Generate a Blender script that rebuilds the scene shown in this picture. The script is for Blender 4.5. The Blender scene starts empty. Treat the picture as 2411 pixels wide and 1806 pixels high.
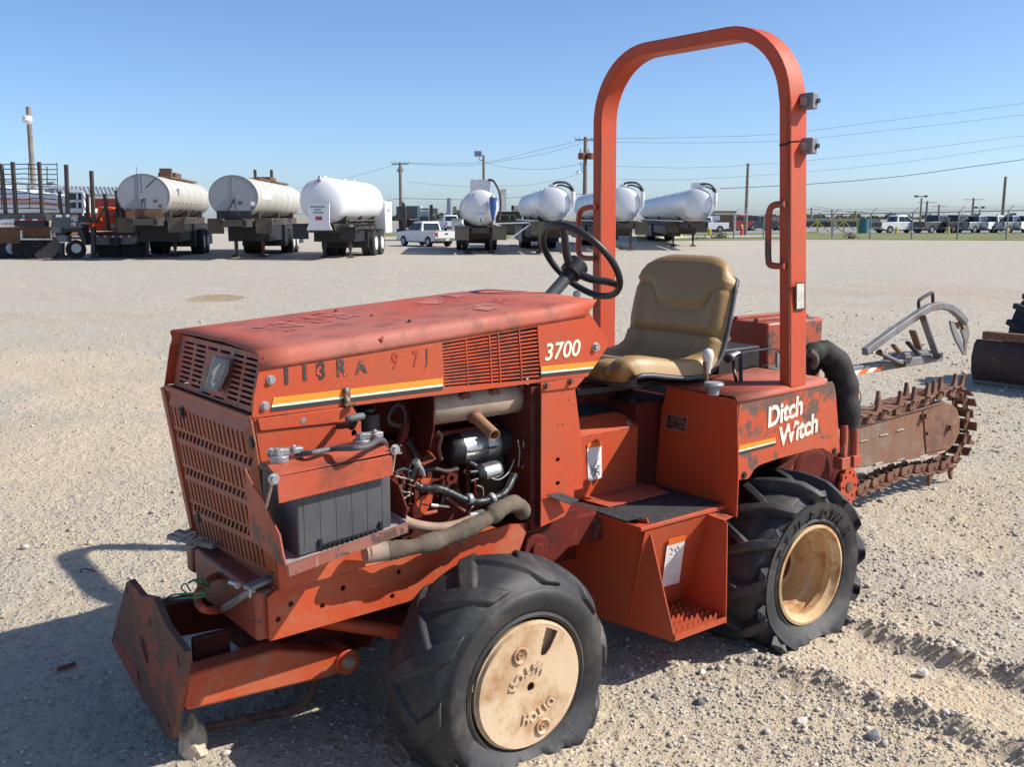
import bpy, bmesh, math, random
import numpy as np
from mathutils import Vector, Matrix
random.seed(7)
# ------------------------------------------------------------------ camera
F, CX, CY, EYE = 2340.0, 1205.5, 903.0, 1.42
PITCH, AZ = math.atan((903-508)/F), math.radians(52.06)
FW = Vector((math.cos(AZ)*math.cos(PITCH), math.sin(AZ)*math.cos(PITCH), -math.sin(PITCH)))
RT = Vector((math.sin(AZ), -math.cos(AZ), 0)); UP = RT.cross(FW)
EYEP = Vector((0, 0, EYE))
SC = bpy.context.scene; COL = SC.collection
cam = bpy.data.objects.new('camera', bpy.data.cameras.new('camera')); COL.objects.link(cam)
cam.matrix_world = Matrix(((RT.x, UP.x, -FW.x, 0), (RT.y, UP.y, -FW.y, 0), (RT.z, UP.z, -FW.z, EYE), (0, 0, 0, 1)))
cam.data.sensor_width = 36; cam.data.lens = F/2411*36; cam.data.clip_end = 4000; cam.data.clip_start = .05
SC.camera = cam
# ------------------------------------------------------------------ sky, sun, exposure
SUNV = Vector((.886, -.744, 1)).normalized()
SUNEL = math.asin(SUNV.z); SUNAZ = math.atan2(SUNV.x, SUNV.y)
wd = bpy.data.worlds.new('World'); SC.world = wd; wd.use_nodes = True
nt = wd.node_tree; nt.nodes.clear()
sky = nt.nodes.new('ShaderNodeTexSky'); sky.sky_type = 'NISHITA'; sky.sun_disc = False
sky.sun_elevation = SUNEL; sky.sun_rotation = SUNAZ; sky.altitude = 0; sky.air_density = .7; sky.dust_density = .75; sky.ozone_density = 6.5
bg = nt.nodes.new('ShaderNodeBackground'); bg.inputs[1].default_value = .145
wo = nt.nodes.new('ShaderNodeOutputWorld'); tint = nt.nodes.new('ShaderNodeMix'); tint.data_type = 'RGBA'; tint.blend_type = 'MULTIPLY'; tint.inputs[0].default_value = 1; tint.inputs[7].default_value = (1.03, 1.0, .97, 1)
nt.links.new(sky.outputs[0], tint.inputs[6]); nt.links.new(tint.outputs[2], bg.inputs[0]); nt.links.new(bg.outputs[0], wo.inputs[0])
sl = bpy.data.lights.new('sun', 'SUN'); sl.energy = 5.0; sl.angle = math.radians(.53); sl.color = (1, .955, .88)
so = bpy.data.objects.new('sun', sl); COL.objects.link(so); so.rotation_euler = SUNV.to_track_quat('Z', 'Y').to_euler()
SC.view_settings.view_transform = 'Standard'; SC.view_settings.look = 'None'; SC.view_settings.gamma = 1
SC.view_settings.use_curve_mapping = False; SC.view_settings.exposure = .33
# ------------------------------------------------------------------ pixel-to-place helpers (measuring)
def P(u, v, **k):
    d = FW*F + RT*(u-CX) - UP*(v-CY); (a, val), = k.items(); i = 'xyz'.index(a)
    return EYEP + d*((val-EYEP[i])/d[i])
HV = Vector((math.cos(AZ), math.sin(AZ), 0))
def BD(u, v, D):
    d = FW*F + RT*(u-CX) - UP*(v-CY)
    return EYEP + d*(D/d.dot(HV))
def vpaz(vpx): return AZ - math.atan((vpx-CX)/2373.0)
# ------------------------------------------------------------------ geometry helpers: geo = (verts, faces)
def join(*gs):
    V, Fc = [], []
    for v, f in gs:
        n = len(V); V += [tuple(p) for p in v]; Fc += [tuple(i+n for i in q) for q in f]
    return V, Fc
def box(x0, x1, y0, y1, z0, z1):
    v = [(x0,y0,z0),(x1,y0,z0),(x1,y1,z0),(x0,y1,z0),(x0,y0,z1),(x1,y0,z1),(x1,y1,z1),(x0,y1,z1)]
    return v, [(3,2,1,0),(4,5,6,7),(0,1,5,4),(1,2,6,5),(2,3,7,6),(3,0,4,7)]
def frame_from(d, up=(0,0,1)):
    d = Vector(d).normalized(); u = Vector(up)
    if abs(d.dot(u)) > .97: u = Vector((0,1,0)) if abs(d.y) < .9 else Vector((1,0,0))
    a = u.cross(d).normalized(); return d, a, d.cross(a).normalized()
def bar(p0, p1, w, h, up=(0,0,1)):
    p0, p1 = Vector(p0), Vector(p1); d, a, b = frame_from(p1-p0, up)
    v = [p+a*s*w/2+b*t*h/2 for p in (p0, p1) for s, t in ((-1,-1),(1,-1),(1,1),(-1,1))]
    return [tuple(q) for q in v], [(3,2,1,0),(4,5,6,7),(0,1,5,4),(1,2,6,5),(2,3,7,6),(3,0,4,7)]
def cyl(p0, p1, r0, r1=None, n=16, caps=True):
    r1 = r0 if r1 is None else r1
    p0, p1 = Vector(p0), Vector(p1); d, a, b = frame_from(p1-p0)
    v = []
    for p, r in ((p0, r0), (p1, r1)):
        for i in range(n):
            t = 2*math.pi*i/n; v.append(tuple(p+a*math.cos(t)*r+b*math.sin(t)*r))
    f = [(i, (i+1)%n, n+(i+1)%n, n+i) for i in range(n)]
    if caps: f += [tuple(range(n-1,-1,-1)), tuple(range(n, 2*n))]
    return v, f
def smooth_path(pts, k=6):
    pts = [Vector(p) for p in pts]
    if len(pts) < 3: return pts
    out = []
    for i in range(len(pts)-1):
        p0 = pts[max(i-1,0)]; p1 = pts[i]; p2 = pts[i+1]; p3 = pts[min(i+2, len(pts)-1)]
        for j in range(k):
            t = j/k
            out.append(.5*((2*p1)+(p2-p0)*t+(2*p0-5*p1+4*p2-p3)*t*t+(3*p1-p0-3*p2+p3)*t**3))
    out.append(pts[-1]); return out
def tube(pts, r, n=10, k=6, caps=True, rad=None):
    pts = smooth_path(pts, k) if k > 1 else [Vector(p) for p in pts]
    m = len(pts); v = []; prev = None
    for i, p in enumerate(pts):
        d = (pts[min(i+1,m-1)]-pts[max(i-1,0)]).normalized()
        if prev is None: _, a, b = frame_from(d)
        else:
            a = (prev-d*prev.dot(d)); a = a.normalized() if a.length > 1e-6 else frame_from(d)[1]; b = d.cross(a)
        prev = a; rr = rad(i/(m-1)) if rad else r
        for j in range(n):
            t = 2*math.pi*j/n; v.append(tuple(p+a*math.cos(t)*rr+b*math.sin(t)*rr))
    f = [(i*n+j, i*n+(j+1)%n, (i+1)*n+(j+1)%n, (i+1)*n+j) for i in range(m-1) for j in range(n)]
    if caps: f += [tuple(range(n-1,-1,-1)), tuple(range((m-1)*n, m*n))]
    return v, f
def revolve(prof, c, axis, n=48, up=(0,0,1), closed=False):
    """prof: (along axis, radius)"""
    c = Vector(c); d, a, b = frame_from(axis, up); v = []
    m = len(prof)
    for s, r in prof:
        for i in range(n):
            t = 2*math.pi*i/n; v.append(tuple(c+d*s+a*math.cos(t)*r+b*math.sin(t)*r))
    f = [(k*n+i, k*n+(i+1)%n, ((k+1)%m)*n+(i+1)%n, ((k+1)%m)*n+i) for k in range(m if closed else m-1) for i in range(n)]
    return v, f
def prism(poly, a0, a1, axis='y'):
    """poly: 2d points in the other two axes (xz for y, yz for x, xy for z)"""
    def p3(p, t): return {'y': (p[0], t, p[1]), 'x': (t, p[0], p[1]), 'z': (p[0], p[1], t)}[axis]
    n = len(poly); v = [p3(p, a0) for p in poly]+[p3(p, a1) for p in poly]
    f = [tuple(range(n)), tuple(range(2*n-1, n-1, -1))]+[(i, n+i, n+(i+1)%n, (i+1)%n) for i in range(n)]
    return v, f
def slab(pts, n, t):
    """flat outline of 3d points made t thick along direction n"""
    n = Vector(n)*t; m = len(pts); pts = [Vector(p) for p in pts]
    v = [tuple(p) for p in pts]+[tuple(p+n) for p in pts]
    return v, [tuple(range(m)), tuple(range(2*m-1, m-1, -1))]+[(i, m+i, m+(i+1)%m, (i+1)%m) for i in range(m)]
def lerp4(q, u, v):
    a = Vector(q[0]).lerp(Vector(q[1]), u); b = Vector(q[3]).lerp(Vector(q[2]), u); return a.lerp(b, v)
def slotted(q, rects, off=None):
    """sheet over quad q (corners 00,10,11,01) with rectangular openings; off(u,v)->Vector bends it"""
    eps = 1e-5
    us = sorted({0.0, 1.0} | {r[0] for r in rects} | {r[1] for r in rects}); vs = sorted({0.0, 1.0} | {r[2] for r in rects} | {r[3] for r in rects})
    idx = {}; V = []; Fc = []
    def vid(i, j):
        if (i, j) not in idx:
            p = lerp4(q, us[i], vs[j])
            if off: p = p+off(us[i], vs[j])
            idx[(i, j)] = len(V); V.append(tuple(p))
        return idx[(i, j)]
    for i in range(len(us)-1):
        for j in range(len(vs)-1):
            cu, cv = (us[i]+us[i+1])/2, (vs[j]+vs[j+1])/2
            if us[i+1]-us[i] < eps or vs[j+1]-vs[j] < eps: continue
            if any(r[0] < cu < r[1] and r[2] < cv < r[3] for r in rects): continue
            Fc.append((vid(i,j), vid(i+1,j), vid(i+1,j+1), vid(i,j+1)))
    return V, Fc
def circ(cx, cy, r, n=14, ry=None):
    ry = ry or r; return [(cx+r*math.cos(2*math.pi*i/n), cy+ry*math.sin(2*math.pi*i/n)) for i in range(n)]
def curve_geo(c):
    o = bpy.data.objects.new('tmp', c); COL.objects.link(o)
    bpy.context.view_layer.update()
    dg = bpy.context.evaluated_depsgraph_get(); me = bpy.data.meshes.new_from_object(o.evaluated_get(dg))
    g = ([tuple(v.co) for v in me.vertices], [tuple(p.vertices) for p in me.polygons])
    bpy.data.objects.remove(o); bpy.data.curves.remove(c); bpy.data.meshes.remove(me); return g
def cut(poly, holes, t, fr):
    """flat plate outline with holes, thickness t; fr = (origin, U, V) maps 2d to 3d, thickness along UxV"""
    c = bpy.data.curves.new('t', 'CURVE'); c.dimensions = '2D'; c.fill_mode = 'BOTH'; c.extrude = t/2
    for pl in [poly]+holes:
        s = c.splines.new('POLY'); s.points.add(len(pl)-1); s.use_cyclic_u = True
        for i, p in enumerate(pl): s.points[i].co = (p[0], p[1], 0, 1)
    v, f = curve_geo(c); o, U, V = (Vector(k) for k in fr); N = U.cross(V)
    return [tuple(o+U*p[0]+V*p[1]+N*(p[2])) for p in v], f
def textgeo(s, h, fr, t=.0012, shear=0, sx=1, bold=0, space=1.0):
    c = bpy.data.curves.new('t', 'FONT'); c.body = s; c.size = h; c.extrude = t/2; c.shear = shear; c.offset = bold; c.space_character = space
    v, f = curve_geo(c); o, U, V = (Vector(k) for k in fr); N = U.cross(V)
    return [tuple(o+U*p[0]*sx+V*p[1]+N*p[2]) for p in v], f
def arctext(s, R, a0, da, h, c, U, V, t=.003):
    gs = []
    for i, ch in enumerate(s):
        if ch == ' ': continue
        a = a0-da*i; d = U*math.cos(a)+V*math.sin(a); tx = U*math.sin(a)-V*math.cos(a)
        gs.append(textgeo(ch, h, (c+d*R-tx*h*.3, tx, d), t, bold=h*.02))
    return join(*gs)
# ------------------------------------------------------------------ objects
def finish(me, smooth=35):
    if smooth:
        me.polygons.foreach_set('use_smooth', [True]*len(me.polygons)); me.set_sharp_from_angle(angle=math.radians(smooth))
def mk(name, g, mat, parent=None, off=None, bev=0, solid=0, smooth=35, sub=0, kind=None, label=None):
    v, f = g; off = off if off is not None else (root_off(parent) if parent else Vector((0,0,0)))
    me = bpy.data.meshes.new(name); me.from_pydata([(p[0]-off[0], p[1]-off[1], p[2]-off[2]) for p in v], [], f); me.validate(); me.update()
    if len(f) < 20000:
        bm = bmesh.new(); bm.from_mesh(me); bmesh.ops.recalc_face_normals(bm, faces=bm.faces[:]); bm.to_mesh(me); bm.free()
    finish(me, smooth); me.materials.append(mat)
    o = bpy.data.objects.new(name, me); COL.objects.link(o)
    if parent: o.parent = parent
    if solid: m = o.modifiers.new('s', 'SOLIDIFY'); m.thickness = solid; m.offset = 0
    if bev: m = o.modifiers.new('b', 'BEVEL'); m.width = bev; m.segments = 2; m.limit_method = 'ANGLE'; m.angle_limit = math.radians(40); m.harden_normals = False
    if sub: m = o.modifiers.new('u', 'SUBSURF'); m.levels = sub; m.render_levels = sub
    if kind: o['kind'] = kind
    if label: o['label'] = label
    return o
def root_off(p):
    while p.parent: p = p.parent
    return Vector(p.get('_off', (0,0,0)))
def thing(name, label, cat, loc=(0,0,0), rz=0, group=None, world=False):
    """world=True: parts are given in world coordinates and shifted to the root"""
    o = bpy.data.objects.new(name, None); COL.objects.link(o); o.empty_display_size = .2
    o.location = loc; o.rotation_euler = (0, 0, rz); o['label'] = label; o['category'] = cat
    if group: o['group'] = group
    if world: o['_off'] = tuple(loc)
    return o
def tag(o, label, cat, group=None):
    o['label'] = label; o['category'] = cat
    if group: o['group'] = group
    return o
def struct(name, g, mat, smooth=35): return mk(name, g, mat, kind='structure', smooth=smooth)
# ------------------------------------------------------------------ materials
class NB:
    def __init__(s, name):
        s.m = bpy.data.materials.new(name); s.m.use_nodes = True; s.t = s.m.node_tree; s.b = s.t.nodes['Principled BSDF']
        s.co = s.t.nodes.new('ShaderNodeTexCoord').outputs['Object']
    def n(s, kind, **k):
        o = s.t.nodes.new(kind)
        for a, v in k.items():
            if a.startswith('i_'):
                key = a[2:]; key = int(key) if key.isdigit() else key.replace('_', ' ')
                if hasattr(v, 'is_linked') or isinstance(v, bpy.types.NodeSocket): s.t.links.new(v, o.inputs[key])
                else: o.inputs[key].default_value = v
            else: setattr(o, a, v)
        return o
    def noise(s, scale, detail=4, rough=.55, vec=None, dist=0): return s.n('ShaderNodeTexNoise', i_Vector=vec or s.co, i_Scale=scale, i_Detail=detail, i_Roughness=rough, i_Distortion=dist).outputs[0]
    def ramp(s, fac, a, b):
        r = s.n('ShaderNodeMapRange', i_Value=fac, i_From_Min=a, i_From_Max=b); return r.outputs[0]
    def mix(s, fac, a, b, mode='MIX'):
        o = s.n('ShaderNodeMix', data_type='RGBA', blend_type=mode)
        for key, v in ((0, fac), (6, a), (7, b)):
            if isinstance(v, bpy.types.NodeSocket): s.t.links.new(v, o.inputs[key])
            else: o.inputs[key].default_value = v if key == 0 else (*v[:3], 1)
        return o.outputs[2]
    def math(s, op, a, b=0.0):
        o = s.n('ShaderNodeMath', operation=op)
        for i, v in ((0, a), (1, b)):
            if isinstance(v, bpy.types.NodeSocket): s.t.links.new(v, o.inputs[i])
            else: o.inputs[i].default_value = v
        return o.outputs[0]
    def bump(s, h, st=.3, d=.002):
        b = s.n('ShaderNodeBump', i_Strength=st, i_Distance=d, i_Height=h); s.t.links.new(b.outputs[0], s.b.inputs['Normal'])
    def scaled(s, v): return s.n('ShaderNodeMapping', i_Vector=s.co, i_Scale=v).outputs[0]
    def out(s, col=None, rough=.5, metal=0, spec=None):
        for key, v in (('Base Color', col), ('Roughness', rough), ('Metallic', metal)):
            if v is None: continue
            if isinstance(v, bpy.types.NodeSocket): s.t.links.new(v, s.b.inputs[key])
            else: s.b.inputs[key].default_value = (*v[:3], 1) if key == 'Base Color' else v
        if spec is not None: s.b.inputs['Specular IOR Level'].default_value = spec
        return s.m
def paint(name, base, faded, chip=(.07,.04,.03), chips=.66, chipscale=9, fade=(.4,.62), rough=.42, dirt=(.25,.17,.11), dirtamt=.25, streak=0, spec=.4, zg=None, edge=True):
    b = NB(name)
    f = b.ramp(b.noise(2.3, 5, .6), *fade); col = b.mix(f, base, faded)
    d = b.math('MULTIPLY', b.ramp(b.noise(7, 6, .7), .5, .8), dirtamt*2); col = b.mix(d, col, dirt)
    fine = b.noise(160, 2, .5); col = b.mix(b.ramp(fine, .35, .75), col, b.mix(.12, col, (0,0,0)))
    if streak:
        sv = b.scaled((30, 30, 1.4)); col = b.mix(b.math('MULTIPLY', b.ramp(b.noise(1.2, 4, .6, sv), .52, .75), streak), col, dirt)
    sc_ = b.ramp(b.noise(1.0, 3, .6, b.scaled((4, 60, 90))), .66, .69); col = b.mix(b.math('MULTIPLY', sc_, b.math('MULTIPLY', b.ramp(b.noise(5), .45, .6), .45)), col, tuple(min(1, x*1.25+.06) for x in faded))
    sc2 = b.ramp(b.noise(1.0, 3, .6, b.scaled((55, 70, 5))), .68, .71); col = b.mix(b.math('MULTIPLY', sc2, b.math('MULTIPLY', b.ramp(b.noise(4), .48, .62), .6)), col, dirt)
    c1 = b.noise(chipscale, 8, .72, dist=.3)
    if zg: c1 = b.math('ADD', c1, b.math('MULTIPLY', b.math('SUBTRACT', b.n('ShaderNodeSeparateXYZ', i_0=b.co).outputs[2], zg[0]), zg[1]))
    cm = b.ramp(c1, chips, chips+.02)
    c2 = b.ramp(b.noise(chipscale*7, 4, .6), .72, .74); cm = b.math('MAXIMUM', cm, c2)
    if edge:
        bv = b.n('ShaderNodeBevel', samples=3, i_Radius=.006); ge = b.n('ShaderNodeNewGeometry').outputs['Normal']
        dt = b.n('ShaderNodeVectorMath', operation='DOT_PRODUCT', i_0=bv.outputs[0], i_1=ge).outputs['Value']
        em = b.math('MULTIPLY', b.ramp(dt, .985, .93), b.ramp(b.noise(22, 5, .7), .50, .58)); cm = b.math('MAXIMUM', cm, em)
    col = b.mix(cm, col, b.mix(b.noise(30), chip, tuple(min(1, c*2.2) for c in chip)))
    b.bump(b.math('SUBTRACT', b.math('MULTIPLY', b.noise(14, 3), .5), b.math('MULTIPLY', cm, .6)), .22, .004)
    return b.out(col, b.math('ADD', b.math('MULTIPLY', b.noise(12, 5), .3), rough-.1), spec=spec)
def plain(name, c, rough=.5, metal=0, var=.25, sc=12, bump=.1, dirt=None):
    b = NB(name); n = b.noise(sc, 5, .6)
    col = b.mix(b.ramp(n, .3, .7), tuple(x*(1-var) for x in c), tuple(min(1, x*(1+var)) for x in c))
    if dirt: col = b.mix(b.math('MULTIPLY', b.ramp(b.noise(sc*.4, 6, .7), .45, .7), dirt[3]), col, dirt[:3])
    if bump: b.bump(b.noise(sc*5, 3), bump, .003)
    return b.out(col, rough, metal)
RED = paint('red_paint', (.53,.066,.018), (.47,.085,.032), chips=.70, chipscale=12, dirtamt=.22, dirt=(.22,.09,.05), rough=.5)
REDTOP = paint('red_paint_sunbleached', (.47,.085,.038), (.42,.135,.095), chips=.655, chipscale=9, rough=.55, dirt=(.14,.06,.04), dirtamt=.65, spec=.25, fade=(.36,.58))
REDWORN = paint('red_paint_worn', (.42,.065,.026), (.34,.09,.05), chips=.55, chipscale=11, dirt=(.20,.11,.06), dirtamt=.4)
REDPEEL = paint('red_paint_peeling', (.54,.070,.020), (.50,.095,.038), chip=(.09,.052,.038), chips=.51, chipscale=6.5, dirtamt=.2, zg=(.73,.75))
REDDUST = paint('red_paint_dusty', (.53,.075,.024), (.48,.17,.08), chips=.64, dirt=(.36,.22,.12), dirtamt=.5, fade=(.5,.75))
GRILLE = paint('grille_paint', (.40,.075,.03), (.36,.105,.05), chips=.68, dirt=(.22,.13,.07), dirtamt=.4)
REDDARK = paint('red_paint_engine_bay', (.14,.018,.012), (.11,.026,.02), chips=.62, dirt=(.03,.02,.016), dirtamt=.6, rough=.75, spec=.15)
RUST = paint('rusty_steel', (.17,.075,.045), (.24,.12,.075), chip=(.09,.045,.03), chips=.55, dirt=(.30,.20,.13), dirtamt=.5, rough=.75)
BOOMM = paint('rusty_boom_plate', (.22,.10,.055), (.20,.14,.095), chip=(.30,.11,.05), chips=.57, chipscale=4, dirt=(.28,.24,.19), dirtamt=.5, rough=.7, streak=.3)
PLATE = paint('rusty_red_plate', (.26,.055,.032), (.20,.07,.048), chip=(.065,.034,.026), chips=.46, chipscale=7, dirt=(.10,.06,.045), dirtamt=.6, rough=.65)
INK = paint('worn_stencil_ink', (.045,.047,.05), (.06,.06,.06), chip=(.40,.07,.03), chips=.56, chipscale=30, dirtamt=.1)
INKW = paint('worn_cream_lettering', (.80,.74,.62), (.76,.70,.58), chip=(.30,.045,.02), chips=.58, chipscale=26, dirtamt=.08, rough=.5)
RUSTDARK = paint('dark_blade_steel', (.05,.03,.025), (.085,.045,.032), chips=.6, dirt=(.09,.07,.055), dirtamt=.3, rough=.7)
BLACK = plain('black_plastic', (.016,.016,.018), .45, var=.3)
DARK = plain('dark_greasy_metal_and_shade', (.03,.026,.026), .55, .2, dirt=(.09,.06,.04,.6))  # greasy metal, also the painted shade behind the hood louvres
BATT = plain('battery_case', (.075,.075,.078), .55, dirt=(.10,.095,.09,.7), sc=9)
GREY = plain('grey_metal', (.32,.33,.34), .5, .5, dirt=(.15,.11,.08,.5))
GALV = plain('grey_painted_steel', (.20,.205,.21), .6, .1, dirt=(.17,.10,.06,.8), sc=8)
STEEL = plain('bare_steel', (.50,.49,.47), .38, .8, var=.15, dirt=(.25,.2,.15,.3))
CHROME = plain('chrome', (.7,.69,.66), .25, .9, var=.05)
MUFF = plain('muffler_tan', (.40,.31,.23), .62, .1, dirt=(.20,.11,.07,.8), sc=9)
STUB = plain('rusty_pipe', (.36,.20,.10), .7, .1, dirt=(.22,.10,.05,.6))
HOSE = plain('dusty_hose', (.105,.078,.055), .9, sc=14, bump=.8, dirt=(.21,.16,.115,.6))
HOSE2 = plain('tan_hose', (.25,.16,.105), .7, sc=20, dirt=(.36,.27,.19,.5))
SLEEVE = plain('black_fabric_sleeve', (.014,.013,.012), .8, sc=14, bump=.6, dirt=(.05,.042,.035,.6))
CREAM = paint('cream_wheel_paint', (.68,.51,.33), (.62,.45,.28), chip=(.20,.09,.045), chips=.70, chipscale=13, dirt=(.40,.22,.10), dirtamt=.8, rough=.62)
TAN = plain('tan_vinyl', (.36,.222,.085), .48, var=.06, sc=5, bump=.12, dirt=(.30,.17,.07,.35))
WHITEK = plain('white_plastic', (.66,.62,.55), .35, var=.04)
DECW = plain('decal_white', (.80,.78,.73), .5, var=.05, sc=30, dirt=(.55,.5,.42,.3))
DECC = plain('decal_cream', (.84,.77,.58), .45, var=.03)
DECO = plain('decal_orange', (.86,.29,.022), .42, var=.05)
DECOR = plain('warning_orange', (.78,.16,.02), .5, var=.1)
DECK = plain('decal_black', (.035,.036,.038), .5, var=.2)
GHOST = plain('ghost_lettering', (.40,.05,.022), .5, var=.1)
GRIP = plain('nonslip_tape', (.032,.032,.035), .9, var=.4, sc=120, bump=.8, dirt=(.10,.085,.07,.5))
GREEN = plain('green_cord', (.02,.16,.07), .7, var=.3)
ROCK = plain('pale_dirt_clod', (.52,.43,.31), .9, var=.2, sc=25, bump=.8)
def rubber(name, c=(.020,.020,.021), crack=.4):
    b = NB(name); n = b.noise(8, 6, .65)
    col = b.mix(b.ramp(n, .35, .75), c, tuple(x*1.7 for x in c))
    col = b.mix(b.math('MULTIPLY', b.ramp(b.noise(9, 7, .75), .48, .62), .45), col, (.11,.095,.075))
    v = b.n('ShaderNodeTexVoronoi', feature='DISTANCE_TO_EDGE', i_Vector=b.scaled((1.2,3,1.2)), i_Scale=26).outputs[0]
    ck = b.math('MULTIPLY', b.ramp(v, .035, .0), b.ramp(b.noise(5), .5, .62)); col = b.mix(b.math('MULTIPLY', ck, .8), col, (.005,.005,.005))
    b.bump(b.math('SUBTRACT', b.math('MULTIPLY', b.noise(60, 4), .4), b.math('MULTIPLY', ck, crack)), .35, .004)
    return b.out(col, .62)
RUB = rubber('weathered_rubber'); RUBFAR = plain('tyre_rubber_far', (.022,.022,.024), .8, var=.3, sc=3, bump=0)
# ================================================================== ground
def vnoise(x, y, s, seed):
    x = x*s+seed*13.7; y = y*s+seed*7.3; xi = np.floor(x).astype(np.int64); yi = np.floor(y).astype(np.int64); fx = x-xi; fy = y-yi
    fx = fx*fx*(3-2*fx); fy = fy*fy*(3-2*fy)
    def h(a, b):
        n = (a*374761393+b*668265263+seed*982451653) & 0xffffffff; n = ((n ^ (n >> 13))*1274126177) & 0xffffffff
        return ((n ^ (n >> 16)) & 0xffff)/65535.0
    return (h(xi,yi)*(1-fx)+h(xi+1,yi)*fx)*(1-fy)+(h(xi,yi+1)*(1-fx)+h(xi+1,yi+1)*fx)*fy
def rut(x, y):
    """(depth, berm) of the wheel track dragged from the rear wheel"""
    cxr = 2.74+.06*np.sin(y*2.1)+.03*(1.9-y); d = np.abs(x-cxr); on = np.clip((1.95-y)/.25,0,1)*np.clip((y+.8)/1.2,0,1)
    ins = np.clip((.20-d)/.05,0,1)*on; berm = np.exp(-((d-.235)/.045)**2)*on
    cx2 = 2.05-.25*(1.6-y); d2 = np.abs(x-cx2); on2 = np.clip((1.55-y)/.3,0,1); ber2 = np.exp(-((d2-.02)/.03)**2)*on2*.45
    return ins, berm+ber2*0
def ground_h(x, y):
    r = np.hypot(x, y); f = np.clip(1.6-r/40, 0, 1)
    h = (vnoise(x,y,.35,1)-.5)*.035*np.clip(r/6,0,1)*f+(vnoise(x,y,2.2,2)-.5)*.012*f+(vnoise(x,y,9,3)-.5)*.007*f+(vnoise(x,y,28,4)-.5)*.0065*f+(vnoise(x,y,65,5)-.5)*.004*f
    i, b = rut(x, y); h = h*(1-.6*i)-i*.014+b*(.014+.032*vnoise(x,y,14,6)+.016*vnoise(x,y,40,7))
    h = h+.022*np.exp(-((x-1.52)**2+(y-1.93)**2)/.10)+.026*np.exp(-((x-2.74)**2+(y-1.93)**2)/.10)
    return h-.003
ang = np.concatenate([np.radians(np.linspace(-36,36,620))+AZ, AZ+np.radians(np.linspace(36,324,70)[1:-1])])
rad = np.concatenate([[.05,.6], np.exp(np.linspace(math.log(1.5), math.log(34), 430)), np.exp(np.linspace(math.log(34), math.log(1900), 60))[1:]])
A, R_ = np.meshgrid(ang, rad); X = R_*np.cos(A); Y = R_*np.sin(A); Z = ground_h(X, Y); Z[R_ > 60] = -.003
nv_, na_ = len(rad), len(ang); idx = np.arange(nv_*na_).reshape(nv_, na_); nx_ = np.roll(idx, -1, axis=1)
quads = np.stack([idx[:-1], nx_[:-1], nx_[1:], idx[1:]], -1).reshape(-1, 4)
me = bpy.data.meshes.new('ground'); me.vertices.add(nv_*na_); me.vertices.foreach_set('co', np.stack([X,Y,Z],-1).astype(np.float32).ravel())
me.loops.add(len(quads)*4); me.loops.foreach_set('vertex_index', quads.ravel().astype(np.int32)); me.polygons.add(len(quads))
me.polygons.foreach_set('loop_start', (np.arange(len(quads))*4).astype(np.int32)); me.update(calc_edges=True)
me.polygons.foreach_set('use_smooth', [True]*len(quads))
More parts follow.
